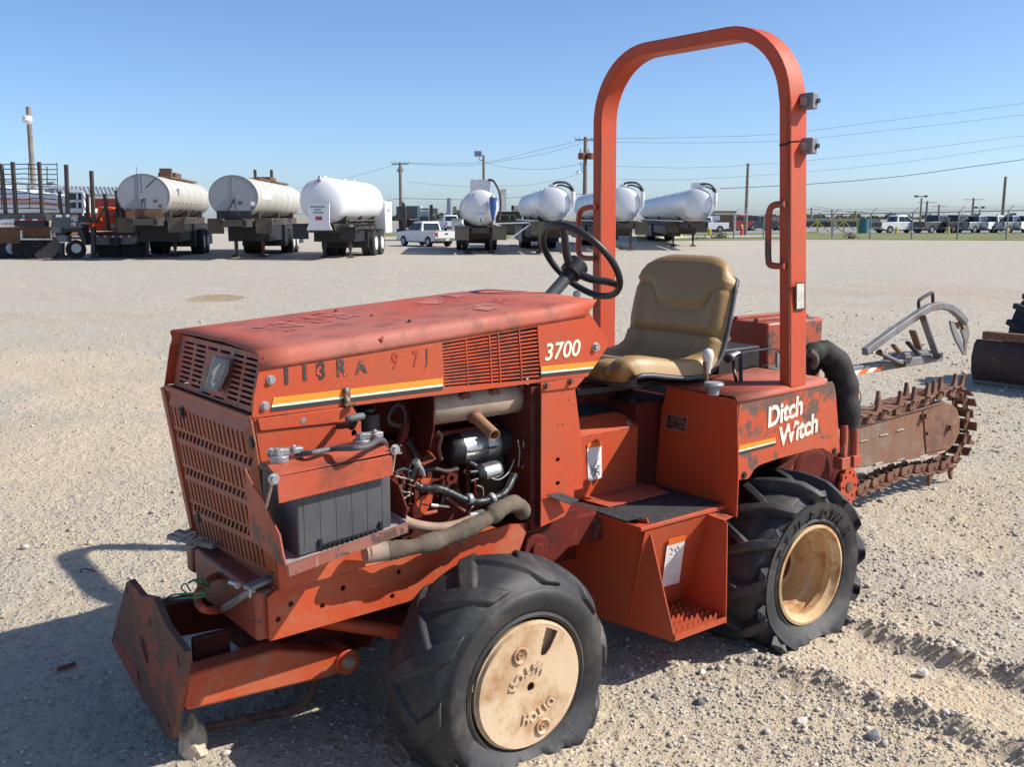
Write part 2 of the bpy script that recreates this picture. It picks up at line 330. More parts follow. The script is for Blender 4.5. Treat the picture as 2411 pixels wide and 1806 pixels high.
def ground_mat():
    b = NB('gravel_and_dust')
    big = b.noise(.32, 5, .6); mid = b.noise(1.7, 6, .65); pat = b.ramp(b.math('ADD', b.math('MULTIPLY', big, .6), b.math('MULTIPLY', mid, .4)), .44, .60)
    dust = b.mix(b.ramp(b.noise(.7,5,.6), .35, .7), (.54,.435,.285), (.49,.41,.295))
    def stones(scale, seed):
        v = b.n('ShaderNodeTexVoronoi', feature='F1', i_Vector=b.n('ShaderNodeMapping', i_Vector=b.co, i_Location=(seed,seed*2,0)).outputs[0], i_Scale=scale, i_Randomness=1.0)
        return v.outputs['Distance'], v.outputs['Color']
    d1_, col1 = stones(48, 1); d2_, col2 = stones(115, 4); d3_, col3 = stones(17, 9)
    def tone(c):
        r = b.n('ShaderNodeSeparateColor', i_0=c); cr = b.n('ShaderNodeValToRGB', i_0=r.outputs[0])
        e = cr.color_ramp.elements; e[0].position = 0; e[0].color = (.16,.15,.145,1); e[1].position = 1; e[1].color = (.68,.645,.585,1)
        for p, q_ in ((.3,(.37,.34,.30,1)),(.6,(.48,.43,.365,1)),(.85,(.55,.49,.415,1))): x = e.new(p); x.color = q_
        return cr.outputs[0], r.outputs[1]
    t1, s1 = tone(col1); t2, s2 = tone(col2); t3, s3 = tone(col3)
    g = b.mix(.5, t1, t2)
    m1_ = b.math('MULTIPLY', b.ramp(d1_, .55, .35), b.ramp(s1, .35, .45)); m2_ = b.math('MULTIPLY', b.ramp(d2_, .5, .4), b.ramp(s2, .3, .4))
    amt = b.math('ADD', b.math('MULTIPLY', pat, .62), .30)
    col = b.mix(b.math('MULTIPLY', m2_, amt), dust, t2); col = b.mix(b.math('MULTIPLY', m1_, amt), col, t1)
    col = b.mix(b.math('MULTIPLY', pat, .35), col, (.44,.42,.39))
    # far away the stones average out into pale grey gravel
    dist = b.n('ShaderNodeVectorMath', operation='LENGTH', i_0=b.co).outputs[1]
    far = b.ramp(dist, 5, 20); fn_ = b.noise(11, 9, .85)
    farc = b.mix(b.ramp(fn_, .38, .62), (.33,.30,.255), (.60,.55,.475)); farc = b.mix(b.math('MULTIPLY', b.ramp(b.noise(.25,6,.65), .5, .7), .55), farc, (.52,.43,.31))
    farc = b.mix(b.math('MULTIPLY', b.ramp(b.noise(.35,5,.6, b.scaled((1,1,1))), .60, .70), .45), farc, (.48,.36,.26))
    col = b.mix(b.math('MULTIPLY', far, .72), col, farc)
    _u = b.math('SUBTRACT', 1.0, b.ramp(b.n('ShaderNodeVectorMath', operation='LENGTH', i_0=b.n('ShaderNodeMapping', i_Vector=b.co, i_Location=(-7.6,-14.9,0), i_Scale=(.9,.55,1), vector_type='POINT').outputs[0]).outputs[1], .5, .9))
    def blotch(u, v, rx, ry, colr, amt, c):
        p = P(u, v, z=0); mp = b.n('ShaderNodeMapping', i_Vector=b.co, i_Location=(-p.x*math.cos(-AZ)+p.y*math.sin(-AZ), -p.x*math.sin(-AZ)-p.y*math.cos(-AZ), 0), i_Rotation=(0,0,-AZ))
        m2 = b.n('ShaderNodeVectorMath', operation='MULTIPLY', i_0=mp.outputs[0], i_1=(1/rx,1/ry,0)); L = b.n('ShaderNodeVectorMath', operation='LENGTH', i_0=m2.outputs[0]).outputs[1]
        L = b.math('ADD', L, b.math('MULTIPLY', b.math('SUBTRACT', b.noise(1.6,6,.7), .5), 1.3)); return b.mix(b.math('MULTIPLY', b.ramp(L, 1.05, .8), amt), c, colr)
    col = blotch(505, 701, .85, .55, (.33,.235,.13), .85, col)
    for u_, v_, rx_, ry_ in ((2040,683,3.0,1.6),(2230,690,2.2,1.0),(2330,706,1.8,.8),(1990,715,1.4,.5),(960,590,6,2.5),(150,745,1.5,.8)): col = blotch(u_, v_, ry_, rx_, (.46,.31,.22), .22, col)
    for u_, v_, rx_, ry_ in ((120,860,1.0,1.2),(300,930,.8,.8),(200,1050,.8,.9),(2050,1530,.35,.45),(2330,1700,.3,.3)): col = blotch(u_, v_, ry_, rx_, (.64,.50,.33), .45, col)
    rot = b.n('ShaderNodeMapping', i_Vector=b.co, i_Rotation=(0,0,-AZ), i_Scale=(1.6,.22,1)).outputs[0]
    st = b.noise(1.0, 8, .75, rot); col = b.mix(b.math('MULTIPLY', b.ramp(st, .50, .68), .22), col, (.34,.31,.27)); col = b.mix(b.math('MULTIPLY', b.ramp(st, .46, .36), .28), col, (.60,.53,.42))
    sp_ = b.noise(70, 3, .8); col = b.mix(b.math('MULTIPLY', b.ramp(sp_, .56, .66), .40), col, (.66,.62,.55)); col = b.mix(b.math('MULTIPLY', b.ramp(sp_, .44, .34), .40), col, (.20,.18,.155))
    far2 = b.ramp(dist, 85, 110); col = b.mix(far2, col, b.mix(b.noise(.05,4), (.26,.24,.17), (.36,.31,.23)))
    fd = b.ramp(b.noise(9,5,.7), .35, .7); col = b.mix(b.math('MULTIPLY', fd, .12), col, (.30,.25,.20))
    near = b.math('SUBTRACT', 1.0, b.ramp(dist, 8, 30))
    hgt = b.math('ADD', b.math('MULTIPLY', b.math('MULTIPLY', m1_, b.math('SUBTRACT', .6, d1_)), 1.3), b.math('ADD', b.math('MULTIPLY', b.math('MULTIPLY', m2_, b.math('SUBTRACT', .6, d2_)), .7), b.math('MULTIPLY', b.noise(160,4,.7), .35)))
    hgt = b.math('ADD', hgt, b.math('MULTIPLY', b.math('MULTIPLY', b.noise(22,5,.75), far), .5)); hgt = b.math('ADD', hgt, b.math('MULTIPLY', b.math('MULTIPLY', b.ramp(d3_,.5,.1), b.ramp(s3,.6,.7)), .9))
    b.bump(hgt, .9, .012)
    return b.out(col, .95, spec=.15)
GM = ground_mat(); me.materials.append(GM); go = bpy.data.objects.new('ground', me); COL.objects.link(go); go['kind'] = 'structure'
# loose stones
def gravel():
    rs = np.random.RandomState(5); N = 130000
    r = np.exp(rs.uniform(math.log(1.75), math.log(22), N)); a = AZ+np.radians(rs.uniform(-31, 31, N)); x = r*np.cos(a); y = r*np.sin(a)
    ins, berm = rut(x, y); pat = .55*vnoise(x,y,.8,11)+.45*vnoise(x,y,3.1,12)
    keep = rs.rand(N) < (np.clip((pat-.28)*2.2, .12, 1)*(1-.85*ins)+berm)*np.clip(1.25-r/13.5,0,1)*np.clip(.28+.72*((x-y)+.6)/1.6,.28,1); x, y, r, ins, berm = x[keep], y[keep], r[keep], ins[keep], berm[keep]
    n = len(x); size = .0032*np.exp(rs.normal(0,.48,n))*(1+.14*np.clip(r-2.5,0,30))*(1+.9*berm*rs.rand(n)); size = np.clip(size,.002,.030)
    big = rs.rand(n) < .0025; size[big] *= rs.uniform(1.8,3.2,big.sum())
    z = ground_h(x, y)
    t = (1+5**.5)/2; iv = np.array([(-1,t,0),(1,t,0),(-1,-t,0),(1,-t,0),(0,-1,t),(0,1,t),(0,-1,-t),(0,1,-t),(t,0,-1),(t,0,1),(-t,0,-1),(-t,0,1)])/1.9
    fi = np.array([(0,11,5),(0,5,1),(0,1,7),(0,7,10),(0,10,11),(1,5,9),(5,11,4),(11,10,2),(10,7,6),(7,1,8),(3,9,4),(3,4,2),(3,2,6),(3,6,8),(3,8,9),(4,9,5),(2,4,11),(6,2,10),(8,6,7),(9,8,1)])
    V = iv[None]*(1+rs.uniform(-.28,.28,(n,12,1))); V = V*np.stack([rs.uniform(.8,1.35,n), rs.uniform(.65,1.0,n), rs.uniform(.45,.8,n)],-1)[:,None,:]
    th = rs.uniform(0,2*np.pi,n); c, s = np.cos(th)[:,None], np.sin(th)[:,None]
    tl = rs.uniform(-.4,.4,n)[:,None]; V = np.stack([V[...,0], V[...,1]*np.cos(tl)-V[...,2]*np.sin(tl), V[...,1]*np.sin(tl)+V[...,2]*np.cos(tl)],-1)
    V = np.stack([V[...,0]*c-V[...,1]*s, V[...,0]*s+V[...,1]*c, V[...,2]],-1)*size[:,None,None]
    V += np.stack([x,y,z+size*.30],-1)[:,None,:]
    Fx = (fi[None]+12*np.arange(n)[:,None,None]).reshape(-1,3)
    me = bpy.data.meshes.new('gravel'); me.vertices.add(n*12); me.vertices.foreach_set('co', V.astype(np.float32).ravel())
    me.loops.add(len(Fx)*3); me.loops.foreach_set('vertex_index', Fx.ravel().astype(np.int32)); me.polygons.add(len(Fx)); me.polygons.foreach_set('loop_start', (np.arange(len(Fx))*3).astype(np.int32)); me.update(calc_edges=True)
    b = NB('gravel_stone'); g = b.n('ShaderNodeNewGeometry'); cr = b.n('ShaderNodeValToRGB', i_0=g.outputs['Random Per Island'])
    e = cr.color_ramp.elements; e[0].position = 0; e[0].color = (.22,.21,.20,1); e[1].position = 1; e[1].color = (.68,.65,.59,1)
    for p, q_ in ((.15,(.36,.335,.305,1)),(.5,(.43,.39,.335,1)),(.8,(.52,.465,.39,1))): k = e.new(p); k.color = q_
    me.materials.append(b.out(b.mix(b.ramp(b.noise(90,3),.4,.7), cr.outputs[0], (.52,.44,.34)), .9, spec=.2))
    o = bpy.data.objects.new('gravel', me); COL.objects.link(o); tag(o, 'loose grey and tan gravel scattered over the dusty ground', 'gravel'); o['kind'] = 'stuff'
gravel()
def stone(u, v, s, colr, label, seed):
    p = P(u, v, z=0); bm = bmesh.new(); bmesh.ops.create_icosphere(bm, subdivisions=2, radius=1); rs = random.Random(seed)
    ph = [rs.uniform(0,6) for _ in range(3)]
    for w in bm.verts:
        c = w.co; k = 1+.22*math.sin(c.x*3+ph[0])*math.cos(c.y*3+ph[1])+.10*rs.uniform(-1,1); w.co = Vector((c.x*s*k*1.1, c.y*s*k*.85, c.z*s*k*.75+s*.45))+p
    bm.verts.index_update(); g = ([tuple(w.co) for w in bm.verts], [tuple(w.index for w in f.verts) for f in bm.faces]); bm.free()
    tag(mk('stone', g, plain('stone_'+str(seed), colr, .9, var=.2, sc=40, bump=.5), smooth=25), label, 'stone', 'larger stones lying on the gravel')
for i, a in enumerate([(1647,1663,.020,(.13,.13,.13),'dark grey angular stone lying on the sand right of the front wheel'), (1545,1646,.013,(.17,.165,.15),'small dark round stone just left of the dark angular one'),
    (1886,1707,.017,(.62,.52,.43),'pale pinkish flat stone, nearest stone below the rear wheel'), (2057,1740,.021,(.25,.255,.26),'large wedge-shaped blue-grey stone near the bottom right'),
    (2173,1588,.017,(.66,.63,.57),'whitish stone lying inside the wheel rut'), (2095,1496,.018,(.40,.33,.25),'upright tan stone on the far edge of the wheel rut'), (467,1778,.017,(.60,.58,.55),'pale stone in the strip of sun below the front plate'),
    (1660,1602,.011,(.45,.26,.18),'small reddish brown stone in front of the rear wheel and step'), (355,1212,.012,(.10,.10,.10),'small black stone on the pale ground left of the grille'),
    (2241,1526,.018,(.68,.65,.58),'white stone on the gravel right of the rut'), (1652,1588,.013,(.6,.57,.5),'pale stone touching the small reddish one')]): stone(*a, i+20)
tag(mk('rusty_bolt', join(cyl(P(135,1577,z=.012), P(178,1563,z=.012), .0075, n=8)), RUST), 'short rusty bolt lying in the shade left of the front plate', 'bolt')
tag(mk('bent_wire', tube([P(190,1349,z=.005),P(192,1341,z=.02),P(205,1340,z=.02),P(228,1347,z=.006)], .003, 6), RUST), 'thin bent wire on the ground by the roll bar shadow', 'wire')

# ================================================================== the trencher
TB = (2.1, 2.5, 0.0)
T = thing('ride_on_trencher', 'worn orange-red ride-on trencher with tan seat, roll bar and two flat near tyres', 'trencher', TB, world=True)
def part(name, g, mat, parent=None, **k): return mk(name, g, mat, parent or T, **k)
def CR(ox, oy, s): return lambda a, b, **k: P(ox+a/s, oy+b/s, **k)
c1=CR(370,660,3.682); c2=CR(380,900,3.313); c3=CR(240,1250,3.16); c4=CR(850,1250,2.98); c5=CR(800,860,3.602)
c6=CR(1280,900,2.589); c7=CR(1640,840,2.367); c8=CR(1900,660,2.959); d1=CR(1240,460,3.314); d3=CR(940,680,4.254); r1=CR(1340,30,3.126)
XZ = lambda p: (p.x, p.z); YZ = lambda p: (p.y, p.z)
def onxz(y): return ((0,y,0),(1,0,0),(0,0,1))       # 2d (x,z); thickness along -y/+y
# ---- frame rails
rail = [(.952,.381),(1.637,.388),(1.74,.448),(1.765,.499),(1.74,.528),(1.70,.535),(1.381,.514),(.972,.508),(.952,.494)]
rh = [XZ(c3(a,b,y=2.20)) for a,b in ((1790,425),(1635,555),(1400,540),(1305,657),(2155,485),(2205,305))]
part('frame_rail', cut(rail, [circ(x,z,.0075) for x,z in rh], .008, onxz(2.20)), REDDUST, bev=.003)
part('frame_rail_flange', box(.97,1.70,2.206,2.29,.494,.514), REDDUST, bev=.009)
part('frame_rail_core', box(.97,1.66,2.225,2.29,.386,.492), DARK)
part('frame_rail', box(.95,1.75,2.70,2.76,.405,.53), REDWORN, bev=.012)
part('front_crossmember', box(.925,1.12,2.208,2.62,.381,.512), REDWORN, bev=.01)
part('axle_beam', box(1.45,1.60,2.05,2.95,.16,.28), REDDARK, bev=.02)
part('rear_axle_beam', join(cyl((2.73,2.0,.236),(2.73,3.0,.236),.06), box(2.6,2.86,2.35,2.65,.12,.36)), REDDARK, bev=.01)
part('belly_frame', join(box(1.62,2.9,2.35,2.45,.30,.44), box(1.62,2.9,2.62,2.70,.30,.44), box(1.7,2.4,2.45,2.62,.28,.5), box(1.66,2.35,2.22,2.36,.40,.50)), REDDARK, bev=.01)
part('articulation_bracket', join(cyl((1.80,2.19,.44),(1.80,2.25,.44),.045), cyl((1.80,2.18,.44),(1.80,2.19,.44),.022), prism([(1.70,.52),(1.98,.53),(1.98,.43),(1.86,.36),(1.72,.38)],2.21,2.225)), REDDARK, bev=.004)
part('d_ring', tube([c3(885,325,x=.94),c3(790,370,x=.88),c3(720,450,x=.84),c3(712,530,x=.83),c3(770,590,x=.84),c3(895,590,x=.93)], .010, 10), REDWORN)
part('green_cord', join(tube([c3(470,545,x=.785),c3(500,490,x=.785),c3(600,470,x=.79),c3(760,465,x=.785)], .0025,6), tube([c3(480,520,x=.785),c3(620,500,x=.785),c3(760,485,x=.82),c3(740,440,x=.83)], .0025,6),
     tube([c3(640,470,x=.79),c3(590,430,x=.79),c3(620,395,x=.8),c3(660,450,x=.8)], .002,6), tube([c3(640,390,x=.8),c3(720,360,x=.83),c3(780,390,x=.85)], .0025,6), tube([c3(690,370,x=.8),c3(730,400,x=.84),c3(795,430,x=.86),c3(770,360,x=.86)], .002,6)), GREEN)
def rod(a,b,w,h,m,n='latch_bar',**k): return part(n, bar(a,b,w,h), m, **k)
rod(c3(1270,345,z=.53), c3(1080,430,z=.53), .028,.012, GREY, bev=.003)
rod(c3(1110,450,x=.915), c3(915,580,x=.905), .026,.012, GREY, bev=.003)
part('latch_pin', cyl(c3(1105,430,x=.885), c3(1103,495,x=.885), .0035), STEEL); part('latch_bolt', cyl(c3(960,390,x=.895), c3(1010,410,x=.895), .008), STEEL)
part('wooden_stick', join(bar(c3(505,40,z=.535), c3(840,110,z=.535), .022,.014), bar(c3(560,10,z=.55), c3(700,50,z=.55),.02,.012)), plain('weathered_lath',(.30,.29,.25),.8))
part('loose_wire', join(tube([c3(560,100,x=.9),c3(620,40,x=.9),c3(700,10,x=.9),c3(640,90,x=.9),c3(575,130,x=.9)],.0018,5), tube([c3(740,50,x=.9),c3(680,80,x=.9),c3(640,120,x=.9),c3(690,120,x=.9),c3(745,60,x=.9)],.002,5)), GREY)
# ---- front linkage arms and plate
for y0, y1 in ((2.31,2.38),(2.78,2.85)):
    part('lift_arm', prism([(.777,.204),(1.155,.177),(1.207,.177),(1.207,.238),(1.176,.246),(1.018,.299),(.777,.299)], y0, y1), REDDUST if y0<2.5 else REDDARK, bev=.008)
pn = Vector((1.223,2.30,.209))
part('arm_pivot', join(revolve([(0,.0),(0,.036),(.09,.036)], pn, (0,1,0), 28)), REDDUST, bev=.003)
part('pivot_pin', join(revolve([(-.006,0),(-.006,.019),(.02,.019)], pn, (0,1,0), 20), revolve([(-.012,0),(-.012,.012),(.0,.012)], pn, (0,1,0), 20)), MUFF)
part('arm_crossmember', join(box(.795,.835,2.38,2.78,.17,.28), box(1.06,1.14,2.38,2.78,.16,.28), box(1.14,1.35,2.39,2.45,.19,.42), box(1.14,1.35,2.70,2.76,.19,.42), box(.84,.94,2.42,2.44,.20,.34)), REDDARK, bev=.006)
part('linkage_strut', join(cyl((1.16,2.36,.33),(1.53,2.18,.23),.022), cyl((1.02,2.6,.32),(1.5,2.5,.30),.035)), REDDUST)
part('linkage_hose', tube([(.90,2.54,.02),(1.03,2.52,.015),(1.17,2.48,.03),(1.23,2.50,.13),(1.23,2.54,.3)], .013, 8), RUST)
pv = [c3(a,b,x=.766) for a,b in ((290,350),(380,465),(480,478),(560,690),(695,885),(690,930),(500,1560),(460,1560),(250,1200),(85,850),(80,815),(262,370))]
def tilt(p): return Vector((p.x+(.25-p.z)*.10, p.y, p.z))
PH = [([(c3(350,875,x=.766)), ], .040,.052)]
hl = [(350,875,.022,.042),(262,425,.007,.013),(425,660,.006,.015),(628,955,.008,.018),(272,1085,.010,.020),(108,770,.006,.013),(478,1445,.006,.013)]
poly = [(p.y, p.z) for p in pv]
g = cut(poly, [circ(c3(a,b,x=.766).y, c3(a,b,x=.766).z, rx, 14, ry) for a,b,rx,ry in hl], .016, ((.766,0,0),(0,1,0),(0,0,1)))
part('front_plate', ([tuple(tilt(Vector(p))) for p in g[0]], g[1]), PLATE, bev=.003)
# ---- hood
def zc(x): return 1.103+(x-.963)*.0625
def side_top(x): return zc(x)-.045
q = [d3(425,535,y=2.2), d3(1380,372,y=2.2), d3(1412,905,y=2.2), d3(448,985,y=2.2)]     # louvre field
hp = [(.933,.947),(1.48,.944),(2.002,.941),(2.045,.986),(2.09,1.03),(2.087,1.045),(1.996,1.146),(1.985,side_top(1.985)),(.955,side_top(.955)),(.940,1.0)]
side = cut(hp, [[XZ(p) for p in q]], .004, onxz(2.2))
HOOD = part('hood_side', side, RED, bev=.001)
part('hood_side', prism([(.933,.947),(2.0,.941),(2.09,1.03),(1.99,1.146),(1.985,side_top(1.985)),(.955,side_top(.955))],2.80,2.804), RED)
secs = []
yn, yf = 2.198, 2.802
for k in range(13):
    x = .957+(1.99-.957)*k/12; z = zc(x); row = []
    r = .024
    for a in range(0,7):
        t = math.radians(90*a/6); row.append((yn+r-r*math.cos(t), z-.045+ (r+.007+.014)*math.sin(t)))
    ym = (yn+yf)/2
    for a in range(1,8): yy = yn+r+(yf-yn-2*r)*a/8; row.append((yy, z+.005*math.sin(math.pi*a/8)+random.uniform(-.0016,.0010)))
    for a in range(6,-1,-1):
        t = math.radians(90*a/6); row.append((yf-r+r*math.cos(t), z-.045+(r+.007+.014)*math.sin(t)))
    n = len(row)
    for i,(yy,zz) in enumerate(row):
        xx = x
        if k == 12: xx += .085*math.sin(math.pi*i/(n-1))
        elif k == 0: xx += .004*math.sin(5*i)
        secs.append((xx, yy, zz - (.028*max(0,(x-1.9)/.09)**2*0)))
n = 21
hf = [(k*n+i, k*n+i+1, (k+1)*n+i+1, (k+1)*n+i) for k in range(12) for i in range(n-1)]
part('hood_top', (secs, hf), REDTOP, solid=.004, smooth=60)
part('louvre_shade_panel', box(1.35,1.97,2.235,2.24,.955,1.13), DARK)  # added dark panel: blocks the sunlit interior so the louvre gaps look shaded
def hz(x, y): return zc(x)+.0035+.005*math.sin(math.pi*min(1,max(0,(y-yn)/(yf-yn))))
part('dash_panel', join(slab([(1.985,2.21,1.14),(2.06,2.4,1.165),(2.07,2.6,1.165),(1.99,2.79,1.14),(1.99,2.79,.95),(1.985,2.21,.95)], (1,0,0), .004)), REDDARK)
# louvre slats
for i in range(15):
    v = i/14; a = lerp4(q, 0, v); b = lerp4(q, 1, v)
    part('louvre_slat', bar(a+Vector((0,.001,-.0015)), b+Vector((0,.003,-.0015)), .006, .0046 if 0<i<14 else .003), RED, HOOD, smooth=0)
for u in (0.235, .475, .568, .795):
    a = lerp4(q, u, 0); b = lerp4(q, u, 1); part('louvre_bar', bar(a+Vector((0,.001,0)), b+Vector((0,.001,0)), .0035, .0075), RED, HOOD, smooth=0)
# stripes: orange, cream, black, two lengths
def strip(name, p0, p1, p2, p3, y, m, par): return part(name, slab([p0,p1,p2,p3], (0,-1,0), .0008), m, par, smooth=0)
def stripes(tl, tr, br, bl, par):
    L = lambda t: (Vector(tl).lerp(Vector(bl), t)); R = lambda t: (Vector(tr).lerp(Vector(br), t))
    for nm, a, b, m in (('orange_stripe',0,.50,DECO),('cream_stripe',.51,.70,DECC),('black_stripe',.71,1,DECK)):
        strip(nm, L(a), R(a), R(b), L(b), 0, m, par)
Y1 = 2.1968
stripes(c1(1008,1018,y=Y1), d3(435,893,y=Y1), d3(438,1010,y=Y1), c1(985,1138,y=Y1), HOOD)
stripes(d3(1420,778,y=Y1), d3(1990,722,y=Y1), d3(1915,832,y=Y1), d3(1422,882,y=Y1), HOOD)
tx = lambda s,p,h,**k: textgeo(s, h, (p,(1,0,.0),(0,0,1)), **k)
part('model_number', textgeo('3700', .068, (d3(1448,718,y=2.197),(.999,0,.03),(0,0,1)), shear=.16, sx=1.02, bold=.001, space=1.0, t=.0012), DECC, HOOD)
for s,a,b,h,sx,m in (('I',1098,900,.062,1.0,INK),('I',1258,870,.058,1.0,INK),('3',1398,858,.060,.68,DECK),('R',1555,830,.060,.75,INK),('A',1725,808,.045,1.0,INK),('I',1382,820,.04,.5,INK)):
    part('stencil_letter', textgeo(s, h, (c1(a,b,y=2.197),(1,0,.02),(0,0,1)), sx=sx, bold=.0016), m, HOOD)
for s,a,b,h,sx,m in (("'",1940,610,.05,1,GHOST),('9',2035,765,.060,.7,GHOST),('7',2215,745,.058,.7,GHOST)):
    part('faded_letter', textgeo(s, h, (c1(a,b,y=2.197),(1,0,.02),(0,0,1)), sx=sx, bold=.0012), m, HOOD)
part('stencil_letter', textgeo('J', .055, (d3(268,745,y=2.197),(1,0,.02),(0,0,1)), sx=.5, bold=.001), INK, HOOD)
def bolt(p, r=.008, h=.007, m=STEEL, ax=(0,-1,0), par=None, name='bolt'):
    a = Vector(ax); return part(name, join(cyl(p, Vector(p)+a*.002, r*1.45, n=14), cyl(Vector(p)+a*.002, Vector(p)+a*(.002+h), r, n=6)), m, par)
bolt(c1(985,862,y=2.198), .008, par=HOOD); bolt(c1(935,1088,y=2.198), .008, par=HOOD)
bolt(d3(1965,580,y=2.198), .010, .010, par=HOOD); bolt(c1(1255,1210,y=2.2))
for a,b in ((1555,275),(1865,318),(2190,365)): bolt(c1(a,b,z=1.135), .006,.006, RUST, (0,0,1), HOOD)
part('hood_latch', join(box(*(lambda a,b:(a.x,b.x,2.188,2.195,b.z,a.z))(c1(1620,930,y=2.19),c1(1680,1090,y=2.19))), bar(c1(1640,1095,y=2.19),c1(1740,1075,y=2.17),.02,.005)), RUST, HOOD, bev=.002)
for a,b in ((1645,950),(1650,1030)): bolt(c1(a,b,y=2.188), .004,.003, STEEL, par=HOOD)
# sunbleached chevrons on the hood top
cb = paint('bleached_decal_patch', (.44,.088,.05), (.52,.25,.16), chip=(.36,.095,.07), chips=.50, chipscale=22, dirt=(.58,.40,.30), dirtamt=.4, edge=False, spec=.25, fade=(.49,.60))
_nb = cb.node_tree; _n = _nb.nodes.new('ShaderNodeTexNoise'); _n.inputs['Scale'].default_value = 16; _n.inputs['Detail'].default_value = 8; _n.inputs['Roughness'].default_value = .75
_c = _nb.nodes.new('ShaderNodeTexCoord'); _nb.links.new(_c.outputs['Object'], _n.inputs['Vector']); _r = _nb.nodes.new('ShaderNodeMapRange'); _r.inputs[1].default_value = .44; _r.inputs[2].default_value = .56; _nb.links.new(_n.outputs[0], _r.inputs[0]); _nb.links.new(_r.outputs[0], _nb.nodes['Principled BSDF'].inputs['Alpha'])
def decal_on_hood(q4):
    V = []
    for i in range(7):
        for j in range(7): p = lerp4(q4, i/6, j/6); V.append((p.x, p.y, hz(p.x,p.y)+.0002))
    part('worn_decal', (V, [(i*7+j,(i+1)*7+j,(i+1)*7+j+1,i*7+j+1) for i in range(6) for j in range(6)]), cb, HOOD)
for pts in ([(820,380),(1130,420),(1310,390),(1020,340)],[(1060,335),(1400,370),(1570,362),(1240,308)],[(1300,305),(1620,355),(1790,335),(1440,292)]):
    decal_on_hood([c1(a,b,z=1.128) for a,b in pts])
for pts in ([(160,150),(400,165),(490,118),(320,108)],[(340,105),(590,130),(680,108),(450,90)],[(630,205),(900,222),(1010,195),(800,170)],[(870,160),(1090,190),(1195,165),(950,140)]):
    decal_on_hood([d3(a,b,z=1.152) for a,b in pts])
# ---- upper grille (hood front)
fn = [(.966,2.775,.955),(.950,2.225,.962),(.978,2.225,1.093),(.990,2.775,1.085)]
gq = [(.955,2.785,.945),(.946,2.215,.955),(.975,2.215,1.093),(.984,2.785,1.088)]
sl_ = []
for c0,c1_ in ((.07,.205),(.235,.36),(.70,.815),(.84,.965)):
    for i in range(9): sl_.append((c0+.0004*i,c1_+.0004*i,.10+i*.095,.10+i*.095+.044))
for c0,c1_ in ((.39,.51),(.545,.665)): sl_ += [(c0,c1_,.10+8*.095,.10+8*.095+.052),(c0,c1_,.04,.075)]
GR = part('upper_grille', slotted(gq, sl_), REDWORN, solid=.006, smooth=0)
part('grille_badge', slab([c1(490,655,x=.945),c1(612,690,x=.945),c1(598,800,x=.94),c1(520,968,x=.935),c1(405,930,x=.935)], (1,0,0), .008), GREY, GR, bev=.002)
part('badge_face', slab([c1(500,668,x=.943),c1(602,698,x=.943),c1(588,795,x=.938),c1(512,955,x=.933),c1(415,922,x=.933)], (1,0,0), .004), plain('badge_slate',(.07,.085,.10),.3), GR)
part('badge_figure', slab([c1(545,715,x=.9405),c1(556,730,x=.9405),c1(515,790,x=.9385),c1(498,840,x=.9365),c1(502,905,x=.934),c1(475,930,x=.933),c1(468,880,x=.934),c1(482,830,x=.9365),c1(470,800,x=.9375),c1(500,760,x=.939)], (1,0,0), .002), plain('badge_silver',(.52,.49,.43),.4), GR)
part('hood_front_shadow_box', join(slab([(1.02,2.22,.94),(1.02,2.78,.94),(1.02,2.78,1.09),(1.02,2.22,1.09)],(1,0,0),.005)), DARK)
# ---- lower grille: four stepped louvre panels
lg = [Vector((.985,2.745,.50)), Vector((.983,2.2,.545)), Vector((.935,2.2,.943)), Vector((.936,2.80,.935))]
def vsl(v0, v1, n=18, a=.08, b=.96, w=.46): return [(a+(b-a)*i/n, a+(b-a)*(i+w)/n, v0, v1) for i in range(n)]
for k in range(4):
    top = 1-k*.245; b0 = top-.245
    qq = [lerp4(lg,0,b0), lerp4(lg,1,b0), lerp4(lg,1,top), lerp4(lg,0,top)]
    rc = vsl(.08,.63)+(vsl(.76,.97,w=.62) if k else [])
    def off(u, v): return Vector((-.016*(1-abs(v-.0)/.72) if v <= .72 else .012*(v-.72)/.28, 0, 0)) if True else 0
    g = slotted(qq, rc+[], lambda u,v: Vector((-.012+.014*max(0,(v-.66)/.34) if .03<u<.98 else 0.0, 0, 0)))
    part('lower_grille_panel', g, GRILLE, solid=.004, smooth=0)
part('grille_bezel', join(bar((.932,2.2,.945),(.934,2.8,.94),.012,.016), bar((.930,2.803,.94),(.98,2.76,.50),.012,.03), bar((.930,2.2,.94),(.98,2.2,.545),.008,.012), bar((.985,2.2,.53),(.987,2.75,.49),.012,.03)), GRILLE, bev=.003)
for a,b in ((160,235),(710,470),(290,1060)): bolt(c2(a,b,x=.925), .012,.004, DARK, (-1,0,0))
part('radiator_core', box(1.0,1.05,2.24,2.76,.52,.94), DARK)
